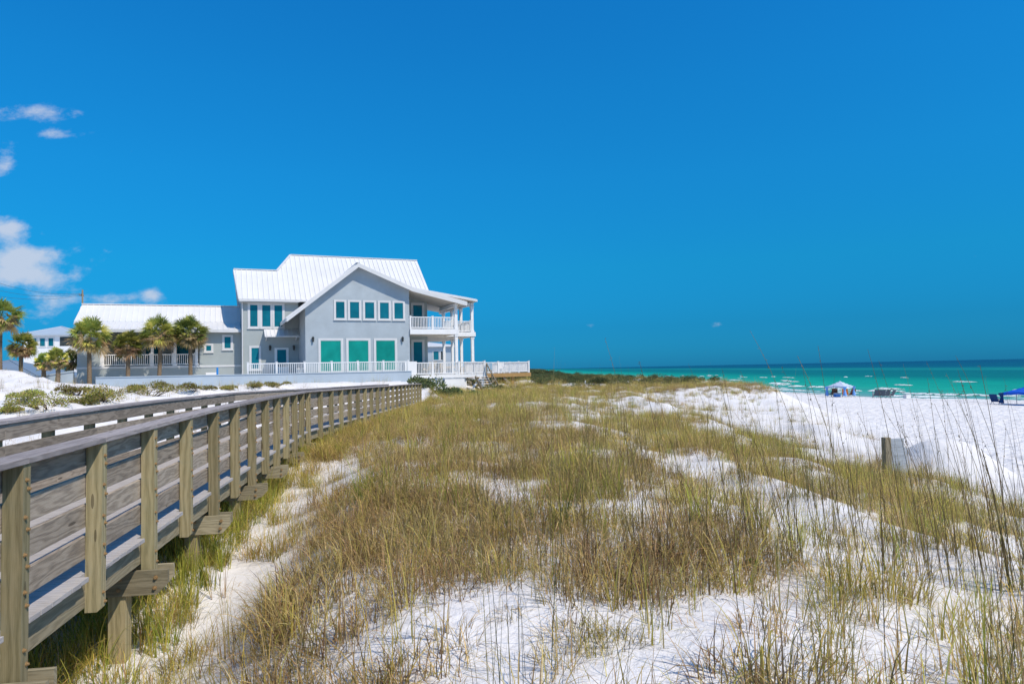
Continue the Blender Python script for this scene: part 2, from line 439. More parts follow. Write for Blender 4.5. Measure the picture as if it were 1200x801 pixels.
def terr(x, y):
    x = np.asarray(x, float); y = np.asarray(y, float)
    s = x - bwx(y); b = bumps(x, y)
    far = sstep(52, 64, y)
    top = 2.58 + far * .15 - sstep(75, 110, y) * 1.0
    xc = crest(y); xs = shore(y)
    t = np.clip((x - 1.5) / (xc - 1.5), 0, 1)
    zc = np.interp(y, [6, 12, 20, 32, 46, 62], [1.40, 1.05, .72, 1.1, 1.75, 2.0])
    z = top - (top - zc) * t ** 1.05
    # dune ridges running with the shore
    w1 = 4.6 + .35 * np.sin(y * .33 + .4); w2 = 7.0 + .5 * np.sin(y * .21 + 2) + np.clip(y - 14, 0, 60) * .03
    z = z + .26 * np.exp(-((x - w1) / .75) ** 2) * sstep(4, 7, y) * sstep(30, 20, y)
    z = z + .30 * np.exp(-((x - w2) / .9) ** 2) * sstep(8, 12, y) * sstep(70, 50, y)
    z = z + .25 * np.exp(-((x - xc + .5) / 1.0) ** 2)
    z = z + .9 * np.exp(-((x - 15.5) / 4.5) ** 2 - ((y - 50) / 7) ** 2)        # bare knoll at the end of the dune
    z = z + b * (.55 + .7 * far) * sstep(xc + 3, xc - 1, x)
    # seaward face and beach
    bt = sstep(0, 4.6, x - xc)
    berm = .80 * np.clip((xs - x) / np.maximum(xs - xc - 4, 4), -.0, 1) ** .8
    beach = np.where(x < xs, berm, -.03 * (x - xs)) + b * .12 * sstep(0, 4, xs - x)
    beach = np.maximum(beach, -6)
    z = z * (1 - bt) + beach * bt
    z = z + 1.15 * np.exp(-(np.abs(x - 13.0) / 1.25) ** 3 - ((y - 20.6) / 1.4) ** 2)   # drift by the post
    # hollow under the boardwalk
    td = np.interp(y, [0, 6, 12, 20, 30], [1.0, 1.0, .85, .42, .40])
    z = z - td * sstep(2.7, .2, s) * sstep(47, 43, y)
    # sand bank on the land side
    k = sstep(0, 7, -2.7 - s) * sstep(6, 26, y)
    bank = 3.38 + b * .9 + .3 * sstep(30, 48, y)
    u = (x - HO[0]) * UV_[0] + (y - HO[1]) * UV_[1]
    k2 = sstep(-.6, -1.5, u)
    kk = np.where(y > 41, k * (1 - sstep(41, 47, y)) + k2 * sstep(41, 47, y), k)
    bank = bank - .35 * sstep(24, 14, y) + .72 * np.exp(-((x + 27) / 7.5) ** 2 - ((y - 41) / 8.0) ** 2) + b * 1.2 * sstep(50, 44, y)
    wq = sstep(-.72, -.56, x / np.maximum(y, 1)) * sstep(6, 12, y); bank = bank * (1 - wq) + np.minimum(bank, 3.60 + b * .35) * wq
    bank = np.where(y > 56, np.minimum(bank, 3.68 + b * .2), bank)
    z = z * (1 - kk) + bank * kk
    return z
def terr1(x, y): return float(terr(np.array([x]), np.array([y]))[0])

def lines(segs):
    out = [segs[0][0]]
    for a, b, st in segs:
        n = max(1, int(round((b - a) / st))); out += list(a + (b - a) * (np.arange(1, n + 1) / n))
    return np.array(out)
def grid_mesh(name, xs, ys, zf, mat):
    X, Y = np.meshgrid(xs, ys); Z = zf(X.ravel(), Y.ravel())
    v = np.stack([X.ravel(), Y.ravel(), Z], 1); nx, ny = len(xs), len(ys)
    i = (np.arange(ny - 1)[:, None] * nx + np.arange(nx - 1)[None, :]).ravel()
    f = np.stack([i, i + 1, i + nx + 1, i + nx], 1)
    me = bpy.data.meshes.new(name); me.from_pydata(v, [], f.tolist())
    me.polygons.foreach_set('use_smooth', np.ones(len(f), bool)); me.materials.append(mat); me.update()
    return bpy.data.objects.new(name, me), v
gx = lines([(-6000, -600, 600), (-600, -80, 40), (-80, -30, 4), (-30, -8, .5), (-8, 14, .13), (14, 30, .4), (30, 80, 1.2), (80, 300, 20), (300, 2000, 170)])
gy = lines([(-1500, -60, 120), (-60, -4, 4), (-4, 2, .5), (2, 24, .13), (24, 60, .35), (60, 130, 1.0), (130, 500, 9), (500, 3000, 125), (3000, 12000, 900)])
sand, _ = grid_mesh('sand', gx, gy, terr, M['sand']); link(sand); sand['kind'] = 'structure'

# sea: one sheet; the attribute 'shore' holds the distance off the waterline
wx = lines([(20, 200, 3), (200, 1000, 25), (1000, 40000, 1500)])
wy = lines([(-3000, -100, 150), (-100, 30, 10), (30, 400, 5), (400, 2000, 50), (2000, 45000, 1500)])
def seaz(x, y): return 0.05 * np.sin(.35 * (x - shore(y))) * np.exp(-np.maximum(x - shore(y), 0) / 60)
sea, wv = grid_mesh('sea', wx, wy, seaz, M['water']); link(sea); sea['kind'] = 'structure'
dist = np.maximum(0, (wv[:, 0] - shore(wv[:, 1])) * .9)
a_ = sea.data.attributes.new('shore', 'FLOAT', 'POINT'); a_.data.foreach_set('value', dist.astype('f'))

# surf: low broken ridges of foam along the shore
def surf():
    mb = MB(); rr = np.random.default_rng(3)
    def ridge(y0, y1, off, w, h):
        n = max(6, int((y1 - y0) / 1.2)); prev = None
        for k in range(n + 1):
            t = k / n; y = y0 + (y1 - y0) * t; e = math.sin(math.pi * t) ** .5
            x = float(shore(y)) + off + .5 * math.sin(y * .21 + off) + rr.normal(0, .08)
            ww = w * e * rr.uniform(.75, 1.15); hh = h * e * rr.uniform(.7, 1.1)
            ring = [(x - ww, y, .03), (x - .35 * ww, y, hh), (x + .3 * ww, y, hh * .75), (x + ww, y, .03)]
            if prev:
                for q in range(3): mb.poly([prev[q], ring[q], ring[q + 1], prev[q + 1]])
            prev = ring
    for off, w, h, gap, ylim in ((1.2, .9, .10, .2, 500), (5, 1.3, .22, .3, 420), (10, 1.2, .26, .45, 420), (17, 1.3, .28, .75, 380), (30, 1.0, .22, 1.6, 330), (48, .9, .2, 3.0, 300)):
        y = 20
        while y < ylim:
            L = rr.uniform(6, 26) * (1 if off < 12 else .45); ridge(y, y + L, off + rr.normal(0, off * .10), w * rr.uniform(.7, 1.3), h)
            y += L + rr.exponential(9 * gap) + .6
    for k in range(24):
        y = rr.uniform(40, 330); off = rr.uniform(6, 75); ridge(y, y + rr.uniform(1.2, 4.5), off, .6, rr.uniform(.12, .24))
    o = mb.build('surf', M['foam'], smooth=True); o['kind'] = 'stuff'; o['label'] = 'broken white foam lines of small waves off the beach'; o['category'] = 'surf'
surf()

# ------------------------------------------------------------------ boardwalk
bw = thing('boardwalk', 'long weathered timber boardwalk with board railings crossing the dune to the house', 'boardwalk', (0, 0, 0))
CAPT = .042
def make_post(tall, seed):
    rs = random.Random(seed); mb = MB()
    # local frame: x outwards, y along the walk, z=0 at cap underside
    L = 1.62 if tall else 1.37
    w, d = .122, .090
    mb.prism([(-w / 2, -d / 2, -L + .0), (w / 2 - .03, -d / 2, -L), (w / 2, -d / 2, -L + .03), (w / 2, -d / 2, 0), (-w / 2, -d / 2, 0)], (0, d, 0))
    # relay UVs so the grain runs up the post
    uvs = []
    ou, ov = rs.uniform(0, 20), rs.uniform(0, 20)
    for f in mb.f:
        P = [mb.v[k] for k in f]; n = np.cross(np.subtract(P[1], P[0]), np.subtract(P[2], P[0]))
        ax = 0 if abs(n[1]) > max(abs(n[0]), abs(n[2])) else 1
        uvs.append([(p[2] + ou, p[ax] + ov + ax * 1.7) for p in P])
    mb.uv = uvs
    post = mb.build('post', M['post'], None, bevel=.004)
    return post
protos = {(t, v): make_post(t, v + 10 * t) for t in (0, 1) for v in range(3)}
bolt_zs = [-.10, -.17, -.345, -.42, -.595, -.665, -.84, -.92, -1.21, -1.31]
def bolt_mesh(mb, c=(0, 0, 0), e=(1, 0, 0)):
    c = np.asarray(c, float); e = np.asarray(e, float)
    mb.tube([c, c + e * .005], .016, 8); mb.tube([c + e * .005, c + e * .018], .0095, 6)
    return mb
bolt0 = None; far_bolts = MB()
used = set()
def put_post(key, loc, rz):
    o = protos[key] if key not in used else copy_tree(protos[key]); used.add(key)
    o.parent = bw; o.location = tuple(loc); o.rotation_euler = (random.uniform(-.008, .008), random.uniform(-.008, .008), rz)
    return o
WID = 2.03
def bpt(i, off, dz): p = POSTS[i] + bnorm(i) * off; return V(p[0], p[1], capz(POSTS[i]) + dz)
for i in range(NP):
    t = btan(i); ang = math.atan2(t[1], t[0]) - math.pi / 2        # local y along the walk
    tall = (i % 2 == 1)
    po = put_post((int(tall), i % 3), bpt(i, 0, -CAPT), ang)
    for k, z in enumerate(bolt_zs):
        lp = V(.061, random.uniform(-.008, .008) + (.018 if k % 2 else -.012), z + random.uniform(-.012, .012))
        if 2 <= i < 12:                      # the ten posts nearest the viewer: every bolt its own piece
            if bolt0 is None: bo = bolt0 = bolt_mesh(MB()).build('bolt', M['bolt'], po)
            else: bo = bolt0.copy(); col.objects.link(bo); bo.parent = po
            bo.location = tuple(lp)
        else:
            e = V(math.cos(ang), math.sin(ang), 0); t2 = V(-e[1], e[0], 0)
            bolt_mesh(far_bolts, bpt(i, 0, -CAPT) + e * lp[0] + t2 * lp[1] + V(0, 0, lp[2]), e)
    put_post((int(tall), (i + 1) % 3), bpt(i, WID, -CAPT), ang + math.pi)
cuts = sorted(set(list(range(0, KINK + 1, 4)) + [KINK] + list(range(KINK, NP, 4)) + [NP - 1]))
for a, b in zip(cuts, cuts[1:]):
    def run(off, dz, w, h, mat, name, j=.004, ov=0.0):
        mb = MB(); dz += random.uniform(-j, j)
        prev = bpt(a, off, dz)
        for q in range(a + 1, b + 1):
            nx = bpt(q, off, dz)
            prevx = prev
            if q == b: nx = nx - unit(nx - prev) * .003
            mb.beam(prevx, nx, w, h); prev = nx
        # one straight board: same UV along the run
        mb.build(name, mat, bw, bevel=.004)
    for side in (0, 1):
        sg = 1 if side == 0 else -1; base = 0 if side == 0 else WID
        run(base + sg * .03, -CAPT / 2, .205, CAPT, M['cap'], 'handrail', .002)
        for zb in (-.135, -.385, -.635, -.885):
            run(base + sg * .09, zb, .040, .184, M['rail'], 'rail_board', .006)
        run(base + sg * .087, -1.25, .042, .235, M['joist'], 'rim_joist', .002)
    run(WID * .5, -1.25, .042, .235, M['joist'], 'joist', .002)
# planks
mb = MB()
for i in range(NP - 1):
    for k in range(8):
        t = (k + .5) / 8
        A = bpt(i, .07, 0) * (1 - t) + bpt(i + 1, .07, 0) * t; B = bpt(i, WID - .07, 0) * (1 - t) + bpt(i + 1, WID - .07, 0) * t
        e = unit(B - A)
        kk = (i * 8 + k)
        prot = .075 if not (k == 0 or k == 7) else 0.0      # planks run out to the post faces between posts
        A = A - e * (prot + random.uniform(0, .008)); B = B + e * prot
        mb.beam(A + V(0, 0, -1.11), B + V(0, 0, -1.11), .1465, .038)
mb.build('deck', M['deckw'], bw, bevel=.003)
# bents: paired cross beams bolted to two pilings under every second post
beam_bolts = []
for i in range(1, NP, 2):
    n = bnorm(i); t = btan(i); zt = -1.42
    for sgn in (-1, 1):
        mb = MB(); c = t * sgn * .105
        out = -.20 + random.uniform(-.03, .03)
        A = bpt(i, out, zt) + c; B = bpt(i, WID + .42, zt) + c
        dn = V(0, 0, -.235); e = unit(B - A)
        mb.prism([A, B, B + dn * .55, B + dn - e * .10, A + dn + e * .10, A + dn * .55], t * .042)
        ou = random.uniform(0, 30)
        mb.uv = [[((np.asarray(mb.v[k]) - A) @ e + ou, mb.v[k][2] + (np.asarray(mb.v[k]) - A) @ t) for k in f] for f in mb.f]
        o = mb.build('cross_beam', M['joist'], bw, bevel=.004)
        if sgn == -1:
            bb = MB()
            for da, dzz in ((.11, -.07), (.12, -.17), (.44, -.07), (.45, -.17)):
                q = A + e * da + V(0, 0, dzz)
                bb.tube([q, q - t * .006], .022, 8); bb.tube([q - t * .006, q - t * .022], .014, 6)
            beam_bolts.append(bb)
    for off in (.27, WID - .27):
        p = bpt(i, off, 0); g = terr1(p[0], p[1])
        mb = MB(); mb.obox((p[0], p[1], (capz(POSTS[i]) - 1.42 + g - .5) / 2), V(0, 0, (capz(POSTS[i]) - 1.42) - (g - .5)), n * .16, t * .16)
        mb.build('piling', M['post'], bw, bevel=.006)

for b_ in beam_bolts:
    n0 = len(far_bolts.v); far_bolts.v += b_.v; far_bolts.f += [tuple(k + n0 for k in f) for f in b_.f]; far_bolts.uv += b_.uv; far_bolts.m += b_.m
fb = far_bolts.build('bolts', M['bolt'], bw); fb['kind'] = 'stuff'

# ------------------------------------------------------------------ beach house
bh = thing('beach_house', 'large grey stucco beach house with white metal roofs and two tiers of seaward porches', 'house', HO, ROT)
def part(name, mb, mat, parent=None, smooth=False, bevel=0, label=None):
    o = mb.build(name, mat, parent or bh, smooth, bevel)
    if label: o['label'] = label
    return o
def roof_plane(mb, pts, th=.16, rib=.41, ribdir=None, m=0):
    """solid roof sheet with standing seams running up the slope. pts: bottom-left, bottom-right, top-right, ... (ccw seen from above)"""
    P = [np.asarray(p, float) for p in pts]
    mb.prism(P, (0, 0, -th), m)
    n = unit(np.cross(P[1] - P[0], P[2] - P[0])); n = n if n[2] > 0 else -n
    e = unit(np.cross(V(0, 0, 1), n)) ; g = np.cross(n, e)            # e along the eave, g up the slope
    if g[2] < 0: e = -e; g = -g
    c0 = P[0]; Q = [((p - c0) @ e, (p - c0) @ g) for p in P]
    x0 = min(q[0] for q in Q); x1 = max(q[0] for q in Q); x = x0 + rib * .5
    while x < x1:
        ys = []
        for a, b in zip(Q, Q[1:] + Q[:1]):
            if (a[0] - x) * (b[0] - x) < 0:
                t = (x - a[0]) / (b[0] - a[0]); ys.append(a[1] + t * (b[1] - a[1]))
        if len(ys) >= 2:
            p0 = c0 + e * x + g * min(ys) + n * .018; p1 = c0 + e * x + g * max(ys) + n * .018
            if np.linalg.norm(p1 - p0) > .2: mb.beam(p0, p1, .045, .06, m, up=n)
        x += rib
def window(parent, u0, u1, v, z0, z1, glass, tw=.13, mull=None, name='window', proud=.05):
    """casing standing proud of the wall plane v (facing -v); glass pane set inside it"""
    mb = MB()
    y0, y1 = v - proud, v - .003
    mb.box(u0 - tw, u0, y0, y1, z0 - tw, z1 + tw); mb.box(u1, u1 + tw, y0, y1, z0 - tw, z1 + tw)
    mb.box(u0, u1, y0, y1, z1, z1 + tw); mb.box(u0, u1, y0, y1, z0 - tw, z0)
    mb.box(u0 - tw - .03, u1 + tw + .03, y0 - .05, y0, z0 - tw - .02, z0 - tw + .05)
    s = .045
    mb.box(u0, u0 + s, y0 + .012, y1, z0, z1); mb.box(u1 - s, u1, y0 + .012, y1, z0, z1); mb.box(u0 + s, u1 - s, y0 + .012, y1, z0, z0 + s); mb.box(u0 + s, u1 - s, y0 + .012, y1, z1 - s, z1)
    o = part(name, mb, M['trim'], parent)
    g = MB(); g.box(u0 + s, u1 - s, y0 + .03, y1, z0 + s, z1 - s); g.build('pane', glass, o); return o
def sconce(u, v, z):
    mb = MB(); mb.box(u - .06, u + .06, v - .03, v - .003, z - .16, z + .16)
    mb.tube([(u, v - .12, z - .2), (u, v - .12, z + .12)], [.07, .095], 8); mb.tube([(u, v - .12, z + .12), (u, v - .12, z + .22)], [.12, .02], 8)
    part('wall_lamp', mb, M['lamp'])
def railing(a, b, z, h=1.0, parent=None, posts=None, bal=.13, name='railing', cap=True):
    """balustrade from a to b in (u,v): posts, rails and balusters"""
    a = V(*a, 0); b = V(*b, 0); L = np.linalg.norm(b - a); t = (b - a) / L; mb = MB()
    up = V(0, 0, 1)
    mb.beam(a + up * (z + h - .03), b + up * (z + h - .03), .10, .07); mb.beam(a + up * (z + .12), b + up * (z + .12), .06, .08)
    for k in range(int(L / bal) + 1):
        p = a + t * (k * bal + .04); mb.box(p[0] - .022, p[0] + .022, p[1] - .022, p[1] + .022, z + .15, z + h - .06)
    n = posts or max(1, int(round(L / 2.0)))
    for k in range(n + 1):
        p = a + t * (L * k / n); mb.box(p[0] - .065, p[0] + .065, p[1] - .065, p[1] + .065, z - .02, z + h + .06)
        mb.box(p[0] - .085, p[0] + .085, p[1] - .085, p[1] + .085, z + h + .06, z + h + .09)
    return part(name, mb, M['white'], parent)
def column(u, v, z0, z1, w=.24):
    mb = MB(); mb.box(u - w / 2, u + w / 2, v - w / 2, v + w / 2, z0, z1)
    mb.box(u - w / 2 - .04, u + w / 2 + .04, v - w / 2 - .04, v + w / 2 + .04, z0, z0 + .16)
    mb.box(u - w / 2 - .04, u + w / 2 + .04, v - w / 2 - .04, v + w / 2 + .04, z1 - .18, z1 - .05)
    return part('column', mb, M['white'])

F1, F2 = 4.0, 7.72                     # floor levels
RS_, RF_ = .415, .235                  # right roof slopes
def gz(u):                             # gable roof surface height
    if u < -4.09: return 12.82 - .805 * (-4.09 - u)
    if u < .2: return 12.82 - RS_ * (u + 4.09)
    return 12.82 - RS_ * 4.29 - RF_ * (u - .2)
# front gable block
mb = MB()
mb.prism([(-8.05, 0, 3.4), (.05, 0, 3.4), (.05, 0, gz(.05) - .2), (-4.09, 0, 12.60), (-8.05, 0, gz(-8.05) - .2)], (0, 6.0, 0))
part('gable_wall', mb, M['stucco'])
mb = MB(); mb.box(-8.09, .09, -.03, -.003, 3.75, 4.02); part('base_course', mb, M['trim'])
# left two-storey section, main body
mb = MB(); mb.prism([(-12.45, 5, 3.4), (-8.053, 5, 3.4), (-8.053, 5, 10.35), (-12.45, 5, 10.35)], (0, 6.2, 0))
mb.prism([(-12.45, 5.0, 10.353), (-12.45, 11.2, 10.353), (-12.45, 7.9, 12.95)], (4.4, 0, 0))
part('wall', mb, M['stucco_wing'])
mb = MB(); mb.box(.053, 2.4, 3, 14.5, 3.4, 10.9); mb.box(-8.05, .05, 6.003, 14.5, 3.4, 10.4)
part('wall', mb, M['stucco_wing'])
# main roof
ov = 4.55
mb = MB()
A, B, C_, D, E_, F_ = (-12.62, ov, 10.38), (-12.98, 7.9, 13.20), (-9.5, 7.9, 13.20), (-8.2, 10.0, 14.965), (3.45, 10.0, 14.965), (3.45, ov, 10.38)
roof_plane(mb, [A, F_, E_, D, C_, B])
mb.prism([D, E_, (3.45, 15.4, 10.42), (-9.5, 15.4, 10.42), (-9.5, 12.1, 13.19)], (0, 0, -.16))
mb.prism([C_, D, (-9.5, 12.1, 13.20)], (0, 0, -.1)); mb.prism([B, C_, (-9.5, 11.2, 10.42), (-12.62, 11.2, 10.42)], (0, 0, -.16))
mb.prism([(-9.52, 7.9, 13.15), (-9.52, 12.1, 13.15), (-9.52, 15.3, 10.4), (-9.52, 11.0, 10.4)], (.1, 0, 0))
mb.beam((-12.98, 7.9, 13.24), (-9.5, 7.9, 13.24), .22, .06); mb.beam((-8.2, 10, 15.0), (3.45, 10, 15.0), .22, .06); mb.beam((-9.5, 7.9, 13.24), (-8.2, 10, 15.0), .2, .06)
part('roof', mb, M['roof'])
mb = MB(); mb.beam((-12.62, ov - .03, 10.28), (-8.0, ov - .03, 10.28), .05, .2); part('fascia', mb, M['trim']); mb = MB(); mb.beam((-12.66, ov, 10.26), (-13.0, 7.9, 13.06), .05, .24); part('bargeboard', mb, M['trim']); mb = MB()
mb.prism([(3.40, 5, 10.5), (3.40, 15, 10.5), (3.40, 10, 14.75)], (-.06, 0, 0)); part('gable_infill', mb, M['trim'])
mb = MB(); mb.box(-12.6, -8.1, ov, 5.0, 10.1, 10.15); part('soffit', mb, M['soffit'])
# gable roof, flaring out over the porch
mb = MB(); f0 = -.62
xs_ = [-9.45, -4.09, .2, 4.75]
roof_plane(mb, [(-9.45, f0, gz(-9.45)), (-9.45, 5.0, gz(-9.45)), (-4.09, 8.5, 12.82), (-4.09, f0, 12.82)])
roof_plane(mb, [(.2, f0, gz(.2)), (.2, 6.5, gz(.2)), (-4.09, 8.5, 12.82), (-4.09, f0, 12.82)])
roof_plane(mb, [(4.75, f0, gz(4.75)), (4.75, 4.2, gz(4.75)), (.2, 6.5, gz(.2)), (.2, f0, gz(.2))])
mb.beam((-4.09, f0, 12.86), (-4.09, 7.4, 12.86), .25, .06)
part('roof', mb, M['roof'])
mb = MB()
for a, b in zip(xs_, xs_[1:]):
    mb.prism([(a, f0 - .045, gz(a) - .02), (b, f0 - .045, gz(b) - .02), (b, f0 - .045, gz(b) - .34), (a, f0 - .045, gz(a) - .34)], (0, .04, 0))
mb.box(4.755, 4.80, f0, 4.2, gz(4.75) - .3, gz(4.75) - .01); mb.box(-9.50, -9.455, f0, 5, gz(-9.45) - .28, gz(-9.45) - .01)
part('bargeboard', mb, M['trim'])
mb = MB()
mb.prism([(.06, f0, gz(.2) - .19), (4.7, f0, gz(4.75) - .22), (4.7, 4.1, gz(4.75) - .22), (.06, 4.1, gz(.2) - .19)], (0, 0, -.04)); part('soffit', mb, M['soffit']); mb = MB()
mb.prism([(-9.4, f0, gz(-9.4) - .19), (-8.06, f0, gz(-8.06) - .19), (-8.06, 4.99, gz(-8.06) - .19), (-9.4, 4.99, gz(-9.4) - .19)], (0, 0, -.04))
part('soffit', mb, M['soffit'])
# gable windows
ub = [(-5.80, -5.06), (-4.73, -3.93), (-3.56, -2.75), (-2.38, -1.58), (-1.22, -.42)]
for a, b in ub: window(bh, a, b, 0, 8.5, 9.86, M['glass_blue'], .11)
for a, b in [(-6.97, -5.37), (-4.87, -3.25), (-2.72, -1.13)]: window(bh, a, b, 0, 4.42, 6.84, M['glass_green'], .14)
sconce(-7.5, 0, 6.9); sconce(-.55, 0, 6.9)
# left section openings (wall plane v=5)
for a, b in [(-11.84, -11.19), (-10.92, -10.20), (-9.98, -9.28)]: window(bh, a, b, 5, 8.15, 10.0 - .02, M['glass_blue'], .14)
window(bh, -11.75, -11.1, 5, 4.75, 6.5, M['glass_blue'], .13)
mb = MB(); mb.box(-9.95, -8.85, 4.94, 4.997, 4.0, 6.45); dr = part('door', mb, M['white'])
g = MB(); g.box(-9.75, -9.05, 4.915, 4.94, 4.9, 6.3); g.build('pane', M['glass_blue'], dr)
g = MB(); g.tube([(-9.0 + .07, 4.90, 4.95), (-9.0 + .07, 4.90, 5.1)], .02, 6); g.build('handle', M['steel'], dr)
sconce(-10.3, 5, 6.45); sconce(-8.45, 5, 6.45)
mb = MB(); roof_plane(mb, [(-10.75, 3.75, 7.35), (-8.1, 3.75, 7.35), (-8.1, 4.98, 7.98), (-10.75, 4.98, 7.98)], .07, .33)
part('awning', mb, M['roof'])
mb = MB()
for u in (-10.6, -8.3): mb.beam((u, 4.97, 7.05), (u, 3.95, 7.33), .08, .08)
part('awning_bracket', mb, M['trim'])
mb = MB(); mb.tube([(-12.38, 4.93, 10.2), (-12.38, 4.93, 3.9)], .05, 8); part('downpipe', mb, M['trim'])
# porch behind the gable: recessed wall openings
window(bh, 1.12, 1.98, 3, 7.75, 10.0, M['glass_blue'], .16, name='door'); window(bh, 1.10, 1.95, 3, 4.1, 6.85, M['glass_blue'], .16, name='door')
# porch floors
mb = MB(); mb.box(.06, 4.12, -.12, 4.0, 7.36, 7.70); mb.box(2.41, 7.1, 4.003, 14.3, 7.36, 7.70); part('porch_floor', mb, M['trim'])
mb = MB(); mb.box(.06, 4.16, -.165, -.123, 7.30, 7.73); mb.box(4.123, 7.15, 3.95, 4.0, 7.34, 7.72); part('porch_edge', mb, M['white'])
mb = MB(); mb.box(.06, 4.1, -.1, 3.99, 7.30, 7.357); mb.box(2.41, 7.08, 4.01, 14.2, 7.30, 7.357); part('porch_ceiling', mb, M['soffit'])
column(3.98, 0, F2, gz(3.98) - .28); column(3.98, 0, F1, 7.30)
for v in (4.2, 7.3, 10.0, 12.8):
    zt = 10.15
    column(6.9, v, F2, zt); column(6.9, v, F1, 7.30)
mb = MB(); mb.box(3.86, 4.10, .15, 4.2, gz(3.98) - .55, gz(3.98) - .28); mb.box(6.78, 7.02, 4.0, 14, 10.16, 10.36); mb.box(2.41, 6.775, 4.08, 4.32, 10.17, 10.36); part('porch_beam', mb, M['white'])
railing((.12, 0), (3.85, 0), F2, 1.0, posts=2); railing((4.12, 4.2), (6.75, 4.2), F2, 1.0, posts=1); railing((6.9, 4.4), (6.9, 14), F2, 1.0, posts=5)
# seaward porch roof
mb = MB()
roof_plane(mb, [(7.15, 3.45, 10.62), (7.15, 14.8, 10.62), (2.0, 14.8, 11.42), (2.0, 3.45, 11.42)], .12)
part('roof', mb, M['roof'])
mb = MB(); mb.box(7.16, 7.20, 3.45, 14.8, 10.42, 10.60); mb.prism([(2.0, 3.4, 11.39), (7.15, 3.4, 10.60), (7.15, 3.4, 10.42), (2.0, 3.4, 11.21)], (0, .04, 0)); part('bargeboard', mb, M['trim'])
mb = MB(); mb.prism([(2.45, 3.5, 11.18), (7.1, 3.5, 10.44), (7.1, 14.7, 10.44), (2.45, 14.7, 11.18)], (0, 0, -.04)); part('soffit', mb, M['soffit'])
# main deck, seaward deck, terrace
mb = MB(); mb.box(-.5, 6.5, -.25, 14.5, 3.72, 3.98); part('deck', mb, M['white'])
mb = MB(); mb.box(6.503, 12.9, 4.9, 14.5, 3.74, 3.97); part('deck', mb, M['trim'])
mb = MB(); mb.box(6.51, 12.96, 4.85, 4.897, 3.62, 3.975); mb.box(12.903, 12.95, 4.9, 14.5, 3.62, 3.975); part('deck_fascia', mb, M['fascia'], label='honey-brown timber edge board of the seaward deck')
railing((-.4, -.15), (6.4, -.15), F1 - .02, 1.02, posts=3); railing((6.4, 0), (6.4, 4.8), F1 - .02, 1.02, posts=2); railing((6.6, 5.0), (12.8, 5.0), F1 - .02, 1.02, posts=2); railing((12.8, 5.1), (12.8, 14.3), F1 - .02, 1.02, posts=4)
mb = MB(); mb.box(-.45, .55, -.24, -.20, F1, F1 + 1.1); part('privacy_panel', mb, M['white'])
railing((-12.2, -1.9), (-.6, -1.9), 4.16, .95, posts=6)
mb = MB(); mb.box(-12.4, -.52, -2.0, 4.9, 3.95, 4.14); part('terrace', mb, M['trim'])
# skirting under the deck, posts, braces, stairs
mb = MB(); mb.box(-.4, .7, -.18, -.1, 2.3, 3.70)
for k in range(7): mb.box(.72 + k * .3, .9 + k * .3, -.18, -.12, 2.3, 3.66)
mb.box(2.9, 4.6, -.18, -.1, 2.3, 3.70); part('skirting', mb, M['white'])
for u, v in ((6.3, 0.1), (4.7, .1), (6.3, 4.6), (8.6, 5.2), (8.6, 7.5), (11.2, 5.2), (11.2, 7.5), (12.0, 9)):
    mb = MB(); mb.box(u - .1, u + .1, v - .1, v + .1, 1.4, 3.72 if u < 6.5 else 3.61); part('deck_post', mb, M['fascia'] if u > 6.5 else M['white'])
for p, q, mt in (((4.75, -.35, 2.3), (6.0, -.35, 3.7), 'white'), ((6.2, -.05, 2.4), (4.8, -.05, 3.6), 'greypost'), ((8.6, 5.0, 2.6), (9.5, 5.0, 3.6), 'greypost'), ((11.2, 5.0, 2.6), (10.2, 5.0, 3.6), 'greypost'), ((8.6, 5.1, 2.6), (8.0, 5.1, 3.6), 'greypost')):
    mb = MB(); mb.beam(p, q, .06, .18); part('brace', mb, M[mt])
st = MB()
for k in range(9):
    st.box(5.55, 6.45, -.5 - k * .27 - .27, -.5 - k * .27, 3.78 - k * .19 - .04, 3.78 - k * .19)
so = part('stairs', st, M['white'])
g = MB(); g.beam((6.5, -.3, 3.75), (6.5, -2.95, 1.95), .05, .26); g.beam((5.5, -.3, 3.75), (5.5, -2.95, 1.95), .05, .26)
g.beam((6.5, -.3, 4.85), (6.5, -2.95, 3.05), .06, .1)
for k in (0, 1, 2): g.box(6.46, 6.54, -.4 - k * 1.2, -.32 - k * 1.2, 3.6 - k * .8, 4.8 - k * .8)
g.build('stringer', M['greypost'], so)

# single-storey wing to the left
WV = 6.0
mb = MB(); mb.box(-15.55, -12.46, WV, 13, 3.4, 8.0); mb.box(-23.9, -15.553, WV, WV + .2, 3.4, 5.15); mb.box(-23.9, -15.553, 8.4, 13, 3.4, 8.0); mb.box(-23.9, -22.4, WV + .203, 8.397, 3.4, 8.0)
mb.box(-23.9, -22.4, WV, WV + .2, 5.153, 7.9); part('wall', mb, M['stucco_wing'])
mb = MB(); mb.box(-23.95, -12.46, WV - .04, WV - .003, 4.98, 5.14); part('belt_course', mb, M['trim'])
window(bh, -13.75, -13.2, WV, 6.45, 7.45, M['glass_blue'], .13); window(bh, -15.1, -14.65, WV, 6.25, 6.75, M['glass_blue'], .12)
mb = MB(); mb.box(-15.1, -14.2, WV - .05, WV - .003, 4.2, 4.55); part('vent', mb, M['white'])
for a, b in ((-21.6, -20.4), (-19.6, -18.4), (-17.6, -16.4)): window(bh, a, b, 8.4, 5.3, 7.3, M['glass_blue'], .12)
for u in (-22.3, -20.6, -18.9, -17.3, -15.75): column(u, WV + .1, 5.15, 7.85, .2)
railing((-22.2, WV + .1), (-15.85, WV + .1), 5.14, .92, posts=4, bal=.14)
mb = MB()
